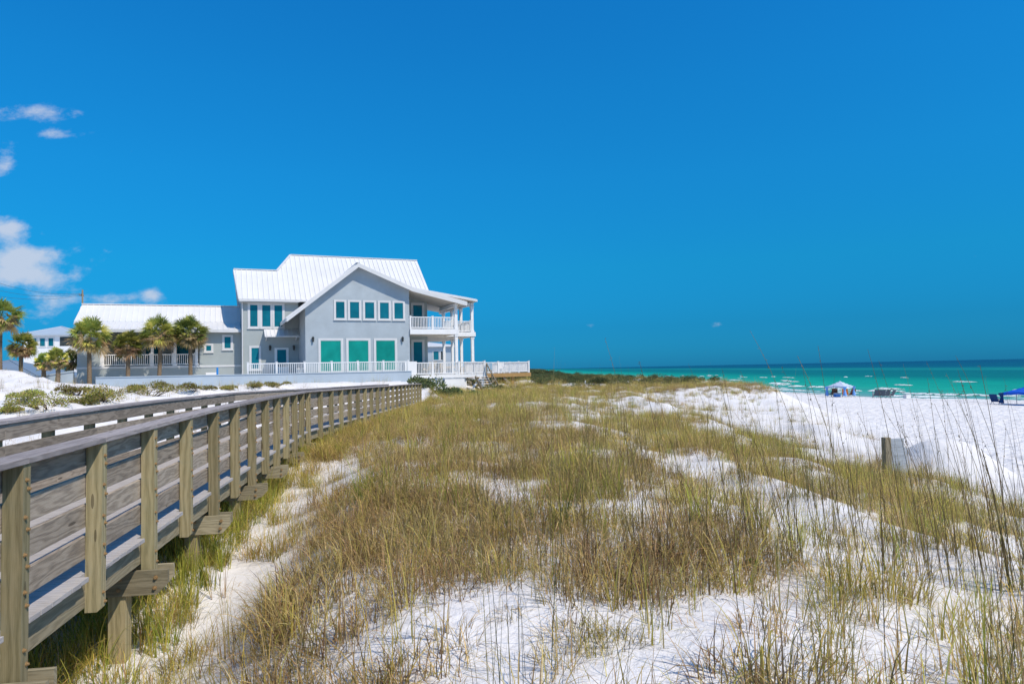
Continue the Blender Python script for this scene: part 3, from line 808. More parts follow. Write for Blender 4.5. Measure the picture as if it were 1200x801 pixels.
roof_plane(mb, [(-24.4, 7.7, 8.72), (-12.46, 7.7, 8.72), (-12.46, 9.6, 10.2), (-24.15, 9.6, 10.2)], .14)
roof_plane(mb, [(-23.0, 5.45, 7.98), (-12.46, 5.45, 7.98), (-12.46, 7.75, 8.68), (-23.0, 7.75, 8.68)], .12)
mb.prism([(-24.15, 9.6, 10.2), (-12.46, 9.6, 10.2), (-12.46, 13.4, 7.9), (-24.4, 13.4, 7.9)], (0, 0, -.14))
mb.beam((-24.2, 9.6, 10.24), (-12.46, 9.6, 10.24), .22, .07)
part('roof', mb, M['roof'])
mb = MB(); mb.box(-23.0, -12.47, 5.40, 5.446, 7.74, 7.96); part('fascia', mb, M['trim']); mb = MB(); mb.prism([(-24.42, 7.6, 8.5), (-24.42, 13.3, 8.0), (-24.22, 9.6, 10.1)], (.05, 0, 0)); part('bargeboard', mb, M['trim'])
mb = MB(); mb.prism([(-23.88, 8.0, 8.0), (-23.88, 13, 8.0), (-23.88, 9.6, 9.9)], (.1, 0, 0)); part('gable_infill', mb, M['stucco_wing'])

# retaining wall in front
rw = MB(); rw.box(-21.4, -.55, -2.75, -2.45, 3.2, 4.30); rw.box(-21.4, -.55, -2.80, -2.40, 4.303, 4.36)
rwo = rw.build('retaining_wall', M['retain']); rwo.location = tuple(HO); rwo.rotation_euler = (0, 0, ROT)
tag(rwo, 'long low pale blue-grey retaining wall between the sand bank and the house', 'wall')

# deck furniture
def deck_chair(u, v, z, rz, label, mat):
    t = thing('deck_chair', label, 'chair', hw(u, v, z), ROT + rz)
    mb = MB(); mb.box(-.26, .26, -.24, .26, .40, .44); mb.build('seat', mat, t)
    mb = MB(); mb.obox((0, .30, .74), (.52, 0, 0), (0, .16, .62), (0, .03, -.01)); mb.build('backrest', mat, t)
    for a in (-.24, .24):
        for b in (-.22, .26):
            m_ = MB(); m_.box(a - .025, a + .025, b - .025, b + .025, 0, .40); m_.build('leg', mat, t)
        m_ = MB(); m_.box(a - .035, a + .035, -.24, .3, .60, .63); m_.box(a - .02, a + .02, -.24, -.2, .4403, .6); m_.build('armrest', mat, t)
deck_chair(1.9, 1.6, 3.98, .3, 'beige chair behind the railing near the porch door', M['beige'])
deck_chair(3.0, 1.9, 3.98, -.5, 'beige chair beside the front corner column of the porch', M['beige'])
deck_chair(5.0, 2.2, 3.98, .2, 'beige chair at the stair end of the lower porch', M['beige'])
deck_chair(8.3, 6.2, 3.98, .5, 'white chair on the seaward deck closest to the stairs', M['white'])
deck_chair(10.6, 6.4, 3.98, -.4, 'white chair at the outer end of the seaward deck', M['white'])
tb = thing('deck_table', 'beige table between the chairs on the lower porch', 'table', hw(2.5, 2.4, 3.98), ROT)
mb = MB(); mb.box(-.6, .6, -.45, .45, .70, .74); mb.build('table_top', M['beige'], tb)
for a in (-.5, .5):
    for b in (-.36, .36):
        mb = MB(); mb.box(a - .035, a + .035, b - .035, b + .035, 0, .70); mb.build('leg', M['beige'], tb)
pl = thing('terrace_planter', 'small white box planter on the terrace behind the railing', 'planter', hw(-8.6, -1.3, 4.14), ROT)
mb = MB(); mb.prism([(-.2, -.2, 0), (.2, -.2, 0), (.2, .2, 0), (-.2, .2, 0)], (0, 0, .5)); mb.build('pot', M['white'], pl)
mb = MB(); mb.box(-.23, .23, -.23, .23, .503, .57); mb.build('rim', M['white'], pl)

# ------------------------------------------------------------------ neighbouring buildings
def neighbour(name, label, o, rz, W, D_, zg, ze, zr, wall, roofm, wins, porch=None, cat='house'):
    t = thing(name, label, cat, o, rz)
    mb = MB(); mb.box(-W / 2, W / 2, 0, D_, zg, ze); mb.build('wall', wall, t)
    e = .6; mb = MB(); a = (-W / 2 - e, -e, ze + .02); b = (W / 2 + e, -e, ze + .02); c = (W / 2 + e, D_ + e, ze + .02); d = (-W / 2 - e, D_ + e, ze + .02)
    k = min(W, D_) / 2 + e; r1 = (a[0] + k, D_ / 2, zr); r2 = (b[0] - k, D_ / 2, zr)
    if r2[0] <= r1[0]: r1 = r2 = (0, D_ / 2, zr); 
    mb.box(a[0], b[0], a[1], c[1], ze + .003, ze + .2)
    def lift(p): return (p[0], p[1], p[2] + .185)
    if r1 == r2:
        for p, q in ((a, b), (b, c), (c, d), (d, a)): mb.poly([lift(p), lift(q), r1])
    else:
        mb.poly([lift(a), lift(b), r2, r1]); mb.poly([lift(b), lift(c), r2]); mb.poly([lift(c), lift(d), r1, r2]); mb.poly([lift(d), lift(a), r1])
    for p, q in ((a, r1), (b, r2), (c, r2), (d, r1)): mb.beam(lift(p), q, .18, .07)
    mb.build('roof', roofm, t)
    for (x0, x1, z0, z1, mat) in wins: window(t, x0, x1, 0, z0, z1, mat, .12)
    return t
def nb(px, y):
    p = at_y(px, 440, y); return V(p[0], p[1], 0)
NBY = 105
n1 = neighbour('neighbour_house', 'white two-storey house with pale hip roof behind the small palms', nb(58, NBY), R(14), 7.0, 9, 2.5, 11.0, 12.7, M['white'], M['roof_shade_blue'],
    [(-2.5, -1.75, 9.3, 10.6, M['glass_blue']), (-1.35, -.6, 9.3, 10.6, M['glass_blue']), (-.2, .55, 9.3, 10.6, M['glass_blue']), (-1.4, -.65, 5.6, 8.2, M['glass_blue']), (-.25, .5, 5.6, 8.2, M['glass_blue']), (1.2, 3.0, 4.5, 6.6, M['glass_blue'])])
mb = MB(); mb.box(1.4, 3.3, -.06, -.003, 8.9, 10.75); o = mb.build('balcony', M['dark'], n1)  # flat dark sheet paints the shade of a balcony recess
g = MB(); g.box(1.3, 3.45, -.5, -.062, 8.55, 8.85); g.box(1.3, 3.45, -.5, -.46, 8.853, 9.3); g.build('parapet', M['white'], o)
n2 = neighbour('distant_beach_house', 'distant blue-grey house seen between the porch columns', nb(500, 120), R(8), 9.0, 9, 2.0, 8.55, 9.6, M['retain'], M['roof'],
    [(1.2, 2.2, 6.2, 7.8, M['glass_blue']), (2.5, 3.3, 6.2, 7.8, M['dark'])])
mb = MB(); mb.box(-1, 5.2, -1.5, -.003, 4.7, 5.1); mb.box(0.4, 1.8, -1.5, -1.4, 5.103, 5.9); mb.build('balcony', M['beige'], n2)
n3 = neighbour('pavilion', 'grey hip-roofed pavilion sunk behind the sand bank', nb(-22, 58), R(8), 8.2, 8.2, 2.6, 4.4, 6.1, M['stucco_wing'], M['roof_shade_grey'], [], cat='pavilion')
# low sloping wall between the small palms and the wing
p = hw(-25.2, 3.0, 0)
rm = MB(); rm.prism([(-1.6, 0, 3.3), (1.55, 0, 3.3), (1.55, 0, 4.75), (-1.6, 0, 4.25)], (0, .3, 0)); rm.prism([(-1.65, -.05, 4.253), (1.58, -.05, 4.765), (1.58, -.05, 4.86), (-1.65, -.05, 4.35)], (0, .4, 0))
ro = rm.build('ramp_wall', M['retain']); ro.location = tuple(p); ro.rotation_euler = (0, 0, ROT)
tag(ro, 'short sloping grey wall with white coping beside the left wing', 'wall')

# utility pole and wires
pp_ = at_y(97.5, 342, 92); g = terr1(pp_[0], pp_[1])
up_ = thing('utility_pole', 'brown wooden utility pole standing behind the white-roofed wing', 'utility pole', (pp_[0], pp_[1], g))
mb = MB(); mb.tube([(0, 0, -.5), (-.1, 0, pp_[2] - g + .3)], [.13, .10], 10); mb.build('shaft', M['greypost'], up_)
mb = MB(); mb.beam((-.1 - .14, -.5, pp_[2] - g - .5), (-.1 - .14, .5, pp_[2] - g - .5), .08, .09); mb.build('cross_arm', M['greypost'], up_)
mb = MB()
for yy in (-.45, 0, .45): mb.tube([(-.24, yy, pp_[2] - g - .44), (-.24, yy, pp_[2] - g - .22)], [.05, .035], 8)
mb.build('insulator', M['steel'], up_)
for k, (y_l, lab) in enumerate(((317, 'topmost thin dark power line sagging towards the utility pole'), (331, 'middle thin dark power line left of the utility pole'), (342, 'lowest thin dark power line left of the utility pole'))):
    A = V(pp_[0] - .2, pp_[1] - .45 + .45 * k, pp_[2] - .25); B = at_y(-60, y_l - 9, 70)
    pts = [A + (B - A) * t + V(0, 0, -1.1 * 4 * t * (1 - t)) for t in np.linspace(0, 1, 14)]
    mb = MB(); mb.tube(pts, .015, 5); o = mb.build('power_line', M['lamp']); tag(o, lab, 'power line', 'wires on the utility pole')

# ------------------------------------------------------------------ beach things
def canopy(name, label, pos, rz, w, h, rise, mtop, mleg, valance=.25, curtain=None):
    t = thing(name, label, 'canopy tent', pos, rz)
    mb = MB(); k = w / 2; n = 6
    # draped pyramid top
    def hgt(x, y):
        r = max(abs(x), abs(y)) / k; return h + rise * (1 - r) ** 1.15 - .10 * (1 - abs(abs(x) - abs(y)) / k) * r
    xs = np.linspace(-k, k, 9)
    for i in range(8):
        for j in range(8):
            q = [(xs[i], xs[j]), (xs[i + 1], xs[j]), (xs[i + 1], xs[j + 1]), (xs[i], xs[j + 1])]
            mb.poly([(x, y, hgt(x, y)) for x, y in q])
    for a, b in (((-k, -k), (k, -k)), ((k, -k), (k, k)), ((k, k), (-k, k)), ((-k, k), (-k, -k))):
        for i in range(8):
            f0_, f1_ = i / 8, (i + 1) / 8
            p = (a[0] + (b[0] - a[0]) * f0_, a[1] + (b[1] - a[1]) * f0_); q = (a[0] + (b[0] - a[0]) * f1_, a[1] + (b[1] - a[1]) * f1_)
            mb.poly([(*p, hgt(*p)), (*q, hgt(*q)), (q[0], q[1], hgt(*q) - valance), (p[0], p[1], hgt(*p) - valance)])
    o = mb.build('canopy_top', mtop, t)
    for x in (-1, 1):
        for y in (-1, 1):
            m_ = MB(); m_.tube([(x * (k - .04), y * (k - .04), 0), (x * (k - .04), y * (k - .04), h - .05)], .03, 6); m_.tube([(x * (k - .04), y * (k - .04), 0), (x * (k - .04), y * (k - .04), .02)], .08, 6); m_.build('leg', mleg, t)
    for (x, y) in (curtain or []):
        m_ = MB(); c = (x * (k - .02), y * (k - .02)); pts = []
        m_.tube([(c[0], c[1], h - .1), (c[0] * .97, c[1] * .97, h * .6), (c[0], c[1], .15)], [.22, .10, .20], 10); m_.build('curtain', mleg if False else M['canvas_sky'] if mtop != M['canvas_blue'] else M['canvas_navy'], t)
    return t
P = at_y(985, 466, 75); zt = terr1(P[0], P[1])
canopy('beach_canopy', 'pale blue pop-up canopy tent standing by the waterline', (P[0], P[1], zt), R(38), 2.05, 1.25, .50, M['canvas_pale'], M['white'], .18, [(-1, -1), (-1, 1), (1, -1)])
P2 = at_y(1203, 473, 57); zt2 = terr1(P2[0], P2[1])
canopy('beach_shelter', 'royal blue canopy shelter cut off by the picture edge', (P2[0], P2[1], zt2), R(30), 2.6, 1.12, .42, M['canvas_blue'], M['steel'], .2, [(-1, 1)])
def beach_chair(px, py, y, rz, mat, label, group=None):
    p = at_y(px, py, y); t = thing('beach_chair', label, 'beach chair', (p[0], p[1], terr1(p[0], p[1])), rz, group)
    mb = MB(); mb.obox((0, 0, .28), (.58, 0, 0), (0, .5, -.06), (0, .01, .03)); mb.build('seat', mat, t)
    mb = MB(); mb.obox((0, .40, .58), (.58, 0, 0), (0, .34, .62), (0, .03, -.015)); mb.build('backrest', mat, t)
    for s in (-.3, .3):
        m_ = MB(); m_.tube([(s, -.3, 0), (s, .35, .5)], .018, 6); m_.tube([(s, .38, 0), (s, -.2, .5)], .018, 6); m_.tube([(s, -.24, .5), (s, .42, .52)], .025, 6); m_.build('side_frame', M['steel'], t)
beach_chair(974, 466, 76.5, R(200), M['brownfab'], 'brown beach chair outside the left leg of the pale canopy')
beach_chair(978, 466, 75.8, R(160), M['brownfab'], 'brown beach chair just inside the left side of the pale canopy')
beach_chair(991, 466, 75, R(150), M['orange'], 'orange beach chair in the middle under the pale canopy')
beach_chair(997, 466, 75.3, R(190), M['brownfab'], 'brown beach chair by the right leg of the pale canopy')
for k, px in enumerate((1027, 1032, 1037, 1043)):
    beach_chair(px, 467, 73 + k * .3, R(170 + 14 * k), M['greyfab'], ('dark grey beach chair at the left end of the row by the water', 'second dark grey beach chair from the left in the waterline row', 'third dark grey beach chair from the left in the waterline row', 'dark grey beach chair at the right end of the row by the water')[k], 'row of beach chairs by the waterline')
beach_chair(1168, 476, 58, R(120), M['canvas_navy'], 'navy beach chair left of the royal blue shelter')
def cooler(px, py, y, mat, label):
    p = at_y(px, py, y); t = thing('cooler_box', label, 'cooler', (p[0], p[1], terr1(p[0], p[1])), R(20))
    mb = MB(); mb.box(-.32, .32, -.2, .2, 0, .34); mb.build('body', mat, t, bevel=.02); mb = MB(); mb.box(-.34, .34, -.22, .22, .343, .42); mb.build('lid', M['white'], t, bevel=.02)
cooler(981, 466, 75, M['canvas_sky'], 'blue cooler box with white lid under the pale canopy')
cooler(1063, 467, 72, M['white'], 'white cooler box on the sand right of the chair row')
def post_thing(px, pb, pt, y, w, mat, label, name='marker_post'):
    p = at_y(px, pb, y); q = at_y(px, pt, y); g = terr1(p[0], p[1])
    mb = MB(); mb.tube([(0, 0, -.3), (0.02, 0, max(.4, q[2] - g))], [w, w * .9], 8)
    mb.tube([(0.02, 0, max(.4, q[2] - g)), (0.02, 0, max(.4, q[2] - g) + w * .6)], [w * .9, w * .4], 8)
    o = mb.build(name, mat); o.location = (p[0], p[1], g); tag(o, label, 'post'); return o
post_thing(1023, 466, 458, 74, .06, M['steel'], 'small grey post by the waterline left of the chair row')
post_thing(254.5, 454, 431, 47, .075, M['bluepaint'], 'bright blue marker post on the sand bank')
post_thing(686, 460, 446, 62, .05, M['white'], 'tall thin white post in front of the dark dune shrubs', 'dune_post')
post_thing(655, 458, 450, 62, .05, M['silver'], 'short silver post deep in the dune shrubs', 'dune_post')
post_thing(755, 458, 450, 66, .06, M['greypost'], 'stubby brown post left of its pale neighbour on the far dune', 'dune_post')
post_thing(760.5, 460, 449, 66, .045, M['white'], 'thin pale post next to the stubby brown dune post', 'dune_post')
def umbrella(px, py, y, label, w):
    p = at_y(px, py, y); g = terr1(p[0], p[1]); t = thing('beach_umbrella', label, 'umbrella', (p[0], p[1], g), 0, 'blue umbrellas far down the beach')
    zc = p[2] - g + .4; mb = MB()
    mb.tube([(0, 0, 0), (0, 0, zc + .1)], .04, 6); mb.build('pole', M['white'], t)
    mb = MB(); mb.tube([(0, 0, zc - .45), (0, 0, zc - .1), (0, 0, zc + .12)], [w, w * .6, .03], 12, caps=False); mb.build('canopy', M['canvas_blue'], t)
umbrella(667, 441, 210, 'leftmost blue umbrella beyond the dune shrubs', 1.5); umbrella(673, 441, 205, 'middle blue umbrella beyond the dune shrubs', 1.5); umbrella(682, 441, 200, 'right-hand blue umbrella set apart from the other two', 1.6)

# timber post with boards on the dune edge
p = at_y(1040, 555, 19.5); g = terr1(p[0], p[1])
fp = thing('fence_end', 'brown timber post with grey board panel half buried at the dune edge', 'fence', (p[0], p[1], g), R(8))
h = 1.02
mb = MB(); mb.box(-.09, .09, -.09, .09, -.5, h); mb.build('post', M['greypost'], fp, bevel=.01)
mb = MB()
for k in range(5): mb.box(.095, (.72 - k * .045), -.02, .02, -.25 + k * .247, -.25 + k * .247 + .242)
mb.build('board_panel', M['silver'], fp, bevel=.005)

# ------------------------------------------------------------------ vegetation meshes
def blades(n, rad, h, hv, lean, leanv, curl, w, cols, seed, seg=5):
    r = np.random.default_rng(seed); mb = MB(); cc = []
    for k in range(n):
        a = r.uniform(0, 6.283); q = rad * math.sqrt(r.uniform()); x, y = q * math.cos(a), q * math.sin(a)
        az = a + r.normal(0, .9); L = max(.08, h * (1 + r.normal(0, hv))); th = max(0.02, lean + r.normal(0, leanv)); cu = curl * r.uniform(.3, 1.6)
        ww = w * r.uniform(.6, 1.3); c = np.array(cols[int(r.choice(len(cols)))]) * r.uniform(.75, 1.25)
        p = V(x, y, -.04); d = V(math.cos(az), math.sin(az), 0); side = V(-d[1], d[0], 0)
        tw = r.normal(0, .8); pr = None
        for s in range(seg + 1):
            t = s / seg; wd = ww * (1 - t ** 1.6) + .0006
            sd = side * math.cos(tw * t) + np.cross(d, side) * math.sin(tw * t) * .6
            i0 = len(mb.v); mb.v += [tuple(p - sd * wd / 2), tuple(p + sd * wd / 2)]
            k2 = c * (.8 + .35 * t); mb.col += [(*k2, 1), (*k2, 1)]  # shading painted into the blade: darker foot, lighter tip
            if pr is not None:
                mb.f.append((pr, pr + 1, i0 + 1, i0)); mb.uv.append([(0, 0)] * 4); mb.m.append(0)
            pr = i0; ang = th + cu * t * t
            p = p + (d * math.sin(ang) + V(0, 0, math.cos(ang))) * (L / seg)
    return mb
GREEN = [(.47, .385, .085), (.58, .455, .11), (.36, .32, .075), (.62, .455, .16), (.29, .27, .07), (.56, .39, .18)]
DRY = [(.50, .35, .16), (.38, .26, .12), (.62, .46, .22), (.46, .37, .12), (.26, .175, .09), (.56, .43, .14), (.17, .12, .07)]
FRESH = [(.30, .34, .05), (.40, .40, .07), (.22, .28, .05), (.46, .42, .08)]
def proto(name, mb, mat):
    o = mb.build(name, mat); col.objects.unlink(o); return o
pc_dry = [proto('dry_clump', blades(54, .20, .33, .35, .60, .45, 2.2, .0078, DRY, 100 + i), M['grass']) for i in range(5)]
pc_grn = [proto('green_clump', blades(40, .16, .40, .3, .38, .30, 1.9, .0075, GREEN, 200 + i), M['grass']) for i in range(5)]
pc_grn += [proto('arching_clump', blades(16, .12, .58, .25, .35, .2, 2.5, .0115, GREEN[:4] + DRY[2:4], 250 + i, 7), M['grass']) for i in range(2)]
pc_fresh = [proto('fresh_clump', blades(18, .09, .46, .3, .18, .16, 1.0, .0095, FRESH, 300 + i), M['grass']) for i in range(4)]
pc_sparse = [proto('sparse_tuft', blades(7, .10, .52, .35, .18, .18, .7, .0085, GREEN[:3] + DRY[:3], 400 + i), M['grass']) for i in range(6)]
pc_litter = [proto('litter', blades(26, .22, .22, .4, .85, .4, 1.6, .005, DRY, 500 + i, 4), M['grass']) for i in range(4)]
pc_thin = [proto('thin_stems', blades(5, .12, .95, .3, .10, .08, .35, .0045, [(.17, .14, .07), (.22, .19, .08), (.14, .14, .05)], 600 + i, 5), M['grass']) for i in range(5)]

def scatter(name, pts, scl, protos_, label, cat, seed=0):
    coll = bpy.data.collections.new(name + '_kinds')
    for o in protos_: coll.objects.link(o)
    r = np.random.default_rng(seed); n = len(pts)
    me = bpy.data.meshes.new(name); me.from_pydata(pts, [], [])
    for an, dt, val in (('rot', 'FLOAT', r.uniform(0, 6.283, n)), ('scl', 'FLOAT', np.asarray(scl)), ('idx', 'INT', r.integers(0, len(protos_), n))):
        a = me.attributes.new(an, dt, 'POINT'); a.data.foreach_set('value', val.astype('f' if dt == 'FLOAT' else 'i'))
    o = bpy.data.objects.new(name, me); link(o); tag(o, label, cat, kind='stuff')
    ng = bpy.data.node_groups.new(name, 'GeometryNodeTree')
    ng.interface.new_socket('Geometry', in_out='INPUT', socket_type='NodeSocketGeometry'); ng.interface.new_socket('Geometry', in_out='OUTPUT', socket_type='NodeSocketGeometry')
    N = ng.nodes.new; gi = N('NodeGroupInput'); go = N('NodeGroupOutput'); ip = N('GeometryNodeInstanceOnPoints'); ci = N('GeometryNodeCollectionInfo')
    ci.inputs['Collection'].default_value = coll; ci.inputs['Separate Children'].default_value = True; ci.inputs['Reset Children'].default_value = True
    def attr(nm, ty):
        a = N('GeometryNodeInputNamedAttribute'); a.data_type = ty; a.inputs['Name'].default_value = nm; return a.outputs['Attribute']
    cx = N('ShaderNodeCombineXYZ'); ng.links.new(attr('rot', 'FLOAT'), cx.inputs[2])
    L = ng.links.new
    L(gi.outputs[0], ip.inputs['Points']); L(ci.outputs[0], ip.inputs['Instance']); ip.inputs['Pick Instance'].default_value = True
    L(attr('idx', 'INT'), ip.inputs['Instance Index']); L(cx.outputs[0], ip.inputs['Rotation']); L(attr('scl', 'FLOAT'), ip.inputs['Scale']); L(ip.outputs[0], go.inputs[0])
    md = o.modifiers.new('scatter', 'NODES'); md.node_group = ng
    return o

# cover of the dune: (picture x, picture y, density, greenness) sampled over the ground it falls on
AN = np.array([
 (530,465,.95,.9),(600,465,1,.9),(660,462,.9,.8),(700,470,.5,.9),(640,480,.6,.9),(760,470,.3,.8),(820,475,.35,.8),(860,470,.2,.8),(900,475,.05,.8),(940,480,.03,.8),(700,455,.9,.6),(840,455,.8,.6),
 (480,490,1,.8),(540,490,.95,.8),(600,490,.9,.7),(650,492,.4,.6),(700,490,.35,.8),(740,495,.75,1),(790,500,.85,1),(840,500,.25,.8),(900,500,.1,.8),(950,500,.08,.8),(1000,500,.05,.8),
 (430,520,.95,.6),(480,520,.9,.5),(540,520,.9,.5),(600,515,.85,.5),(660,520,.8,.4),(710,520,.7,.6),(760,515,.45,.8),(820,520,.9,1),(880,530,.9,1),(930,530,.6,1),(960,525,.2,.8),(1000,560,.8,1),(1040,570,.8,1),(1010,530,.15,.8),
 (390,545,.6,.6),(408,552,.1,.6),(450,550,.9,.3),(520,550,.9,.4),(580,555,.5,.4),(592,567,.1,.4),(640,545,.9,.3),(700,550,.85,.5),(740,550,.8,.5),(800,548,.15,.7),(840,555,.2,.7),(900,560,.6,1),(950,570,.65,1),(900,588,.25,.7),(960,605,.2,.7),
 (370,580,.25,.6),(400,590,.9,.3),(450,590,.95,.3),(500,570,.35,.4),(540,590,.8,.4),(600,585,.35,.4),(660,590,.85,.5),(720,580,.8,.6),(755,575,.2,.6),(800,590,.75,.7),(850,590,.35,.7),(1000,605,.2,.7),(1060,610,.6,1),(1100,605,.55,1),(1150,605,.4,1),(1180,590,.4,1),(1080,560,.6,1),
 (300,610,.8,1),(335,600,.05,.6),(360,625,.55,.4),(420,630,1,.2),(480,630,1,.2),(540,620,.9,.3),(600,615,.85,.4),(660,625,1,.3),(720,620,.9,.4),(740,603,.2,.4),(800,630,1,.3),(860,620,.9,.5),(900,640,.5,.6),(960,640,.35,.7),(1020,640,.15,.8),(1100,665,.12,.8),(1100,640,.5,1),(1180,650,.25,.8),
 (240,690,.9,1),(265,690,.06,.6),(285,665,.03,.6),(310,630,.1,.6),(345,580,.25,.6),(320,660,.2,.5),(370,680,.9,.3),(430,670,.8,.2),(460,690,.38,.2),(510,685,.36,.2),(580,690,.32,.2),(620,682,.35,.2),(660,670,.7,.2),(720,670,1,.3),(780,670,1,.3),(840,660,1,.3),(890,670,.7,.4),(930,680,.2,.6),(1000,690,.4,.7),(1060,700,.3,.7),(1150,700,.15,.8),
 (430,655,1,.2),(480,652,.95,.2),(530,648,.9,.2),(580,645,.9,.3),(625,648,.85,.3),(700,690,1,.2),(820,690,.9,.2),(760,695,.85,.2),(400,750,.8,.3),(450,775,.5,.3),(380,770,.8,.3),
 (170,775,.7,1),(210,730,.1,.6),(260,725,.08,.6),(300,750,.45,.4),(350,730,.85,.3),(400,720,.4,.4),(430,745,.42,.2),(480,740,.4,.2),(540,735,.32,.2),(600,735,.3,.3),(650,730,.4,.3),(700,718,.6,.2),(740,735,.3,.2),(800,735,.14,.2),(830,760,.12,.2),(880,740,.7,.1),(920,730,.5,.2),(960,740,.3,.6),(1020,740,.4,.7),(1100,760,.3,.7),(1170,760,.4,.8),
 (230,790,.35,.6),(300,795,.5,.4),(350,795,.6,.4),(420,790,.35,.3),(480,785,.4,.4),(540,790,.45,.5),(620,790,.35,.5),(700,795,.12,.6),(780,790,.15,.3),(860,795,.6,.1),(920,790,.7,.2),(980,790,.5,.6),(1050,790,.3,.6),(1150,795,.5,.8)], float)
def cover(px, py):
    """inverse-distance blend of the samples, vertical distances stretched towards the horizon"""
    ys = 433 + (600 - px) * .0205
    d1 = np.log(np.maximum(py - ys, 3)); da = np.log(AN[:, 1] - (433 + (600 - AN[:, 0]) * .0205))
    D2 = ((px[:, None] - AN[None, :, 0]) / 55) ** 2 + ((d1[:, None] - da[None, :]) / .15) ** 2
    w = 1 / (D2 + .04) ** 2.0; w /= w.sum(1, keepdims=True)
    return w @ AN[:, 2], w @ AN[:, 3]
def cand(x0, x1, y0, y1, per):
    n = int((x1 - x0) * (y1 - y0) * per); return rng.uniform(x0, x1, n), rng.uniform(y0, y1, n)
gxs, gys = [], []
for box in ((-3, 9, -4, 2.3, 16), (-4, 8, 2.3, 12, 34), (-6, 12, 12, 28, 20), (-10, 18, 28, 60, 11)):
    a, b = cand(*box); gxs.append(a); gys.append(b)
gxx = np.concatenate(gxs); gyy = np.concatenate(gys)
keep = (gxx - bwx(gyy) > .25) & (gxx < crest(gyy) + 2.0)
u_ = (gxx - HO[0]) * UV_[0] + (gyy - HO[1]) * UV_[1]; v_ = (gxx - HO[0]) * VV_[0] + (gyy - HO[1]) * VV_[1]
keep &= ~(((v_ > -2.9) & (u_ > -24) & (u_ < -.3)) | ((v_ > -.3) & (u_ > -1) & (u_ < 6.6)))
gxx, gyy = gxx[keep], gyy[keep]; gzz = terr(gxx, gyy)
qx, qy, qd = project(np.stack([gxx, gyy, gzz], 1))
den, grn = cover(qx, qy); den = np.where(qd < 1.6, .5, den); grn = np.where(qd < 1.6, .5, grn)
# natural patchiness
pat = bumps(gxx * 1.7 + 40, gyy * 1.7 - 11) / .22; pat2 = bumps(gxx * 4.1 - 9, gyy * 4.1 + 23) / .22
den = np.clip(den + .13 * pat + .16 * pat2 - .05, 0, 1); grn = np.clip(grn + .12 * pat2, 0, 1)
r1 = rng.uniform(size=len(gxx)); r2 = rng.uniform(size=len(gxx)); r3 = rng.uniform(size=len(gxx))
dense = r1 < np.clip((den - .12) / .78, 0, 1) * .86
sparse = (~dense) & (r3 < .55 * den + .07)
P3 = np.stack([gxx, gyy, gzz], 1)
gsel = dense & (r2 < grn ** 1.5 * .75); dsel = dense & ~gsel
fsel = gsel & (r3 < .2); gsel &= ~fsel
sc = rng.uniform(.65, 1.25, len(gxx)) * (.75 + .35 * den)
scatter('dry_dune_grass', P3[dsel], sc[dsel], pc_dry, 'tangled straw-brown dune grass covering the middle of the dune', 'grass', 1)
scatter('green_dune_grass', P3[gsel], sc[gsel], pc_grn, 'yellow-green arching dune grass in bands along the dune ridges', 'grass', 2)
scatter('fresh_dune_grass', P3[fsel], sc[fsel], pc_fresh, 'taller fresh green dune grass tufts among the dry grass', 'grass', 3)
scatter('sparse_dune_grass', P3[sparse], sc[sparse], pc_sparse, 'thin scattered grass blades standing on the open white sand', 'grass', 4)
lit = (rng.uniform(size=len(gxx)) < .14 + .24 * den)
scatter('dead_grass_litter', P3[lit], sc[lit], pc_litter, 'fallen dead grass stems lying on the sand', 'grass litter', 5)
thin = (r2 > .93) & (qx > 560) & (gyy < 30)
scatter('thin_grass_stems', P3[thin], rng.uniform(.6, 1.3, thin.sum()), pc_thin, 'fine upright brown grass stems on the seaward slope', 'grass', 6)
# shaded growth under the boardwalk
ux, uy = cand(-9, -2.5, 3, 24, 34); s_ = ux - bwx(uy); k = (s_ < .15) & (s_ > -2.8); ux, uy = ux[k], uy[k]
scatter('underdeck_grass', np.stack([ux, uy, terr(ux, uy)], 1), rng.uniform(.7, 1.25, len(ux)), pc_grn[:3] + pc_fresh, 'shaded green grass growing beneath the boardwalk', 'grass', 7)
# edge growth along the seaward side of the boardwalk
ex, ey = cand(-6, 0, 3.5, 42, 26); s_ = ex - bwx(ey); k = (s_ > .25) & (s_ < .75 + .3 * sstep(10, 18, ey)) & (bumps(ex * 3, ey * 1.6) > .075 - .16 * sstep(11, 22, ey)); ex, ey = ex[k], ey[k]
scatter('edge_grass', np.stack([ex, ey, terr(ex, ey)], 1), rng.uniform(.7, 1.15, len(ex)), pc_grn, 'yellow-green grass along the foot of the boardwalk pilings', 'grass', 8)

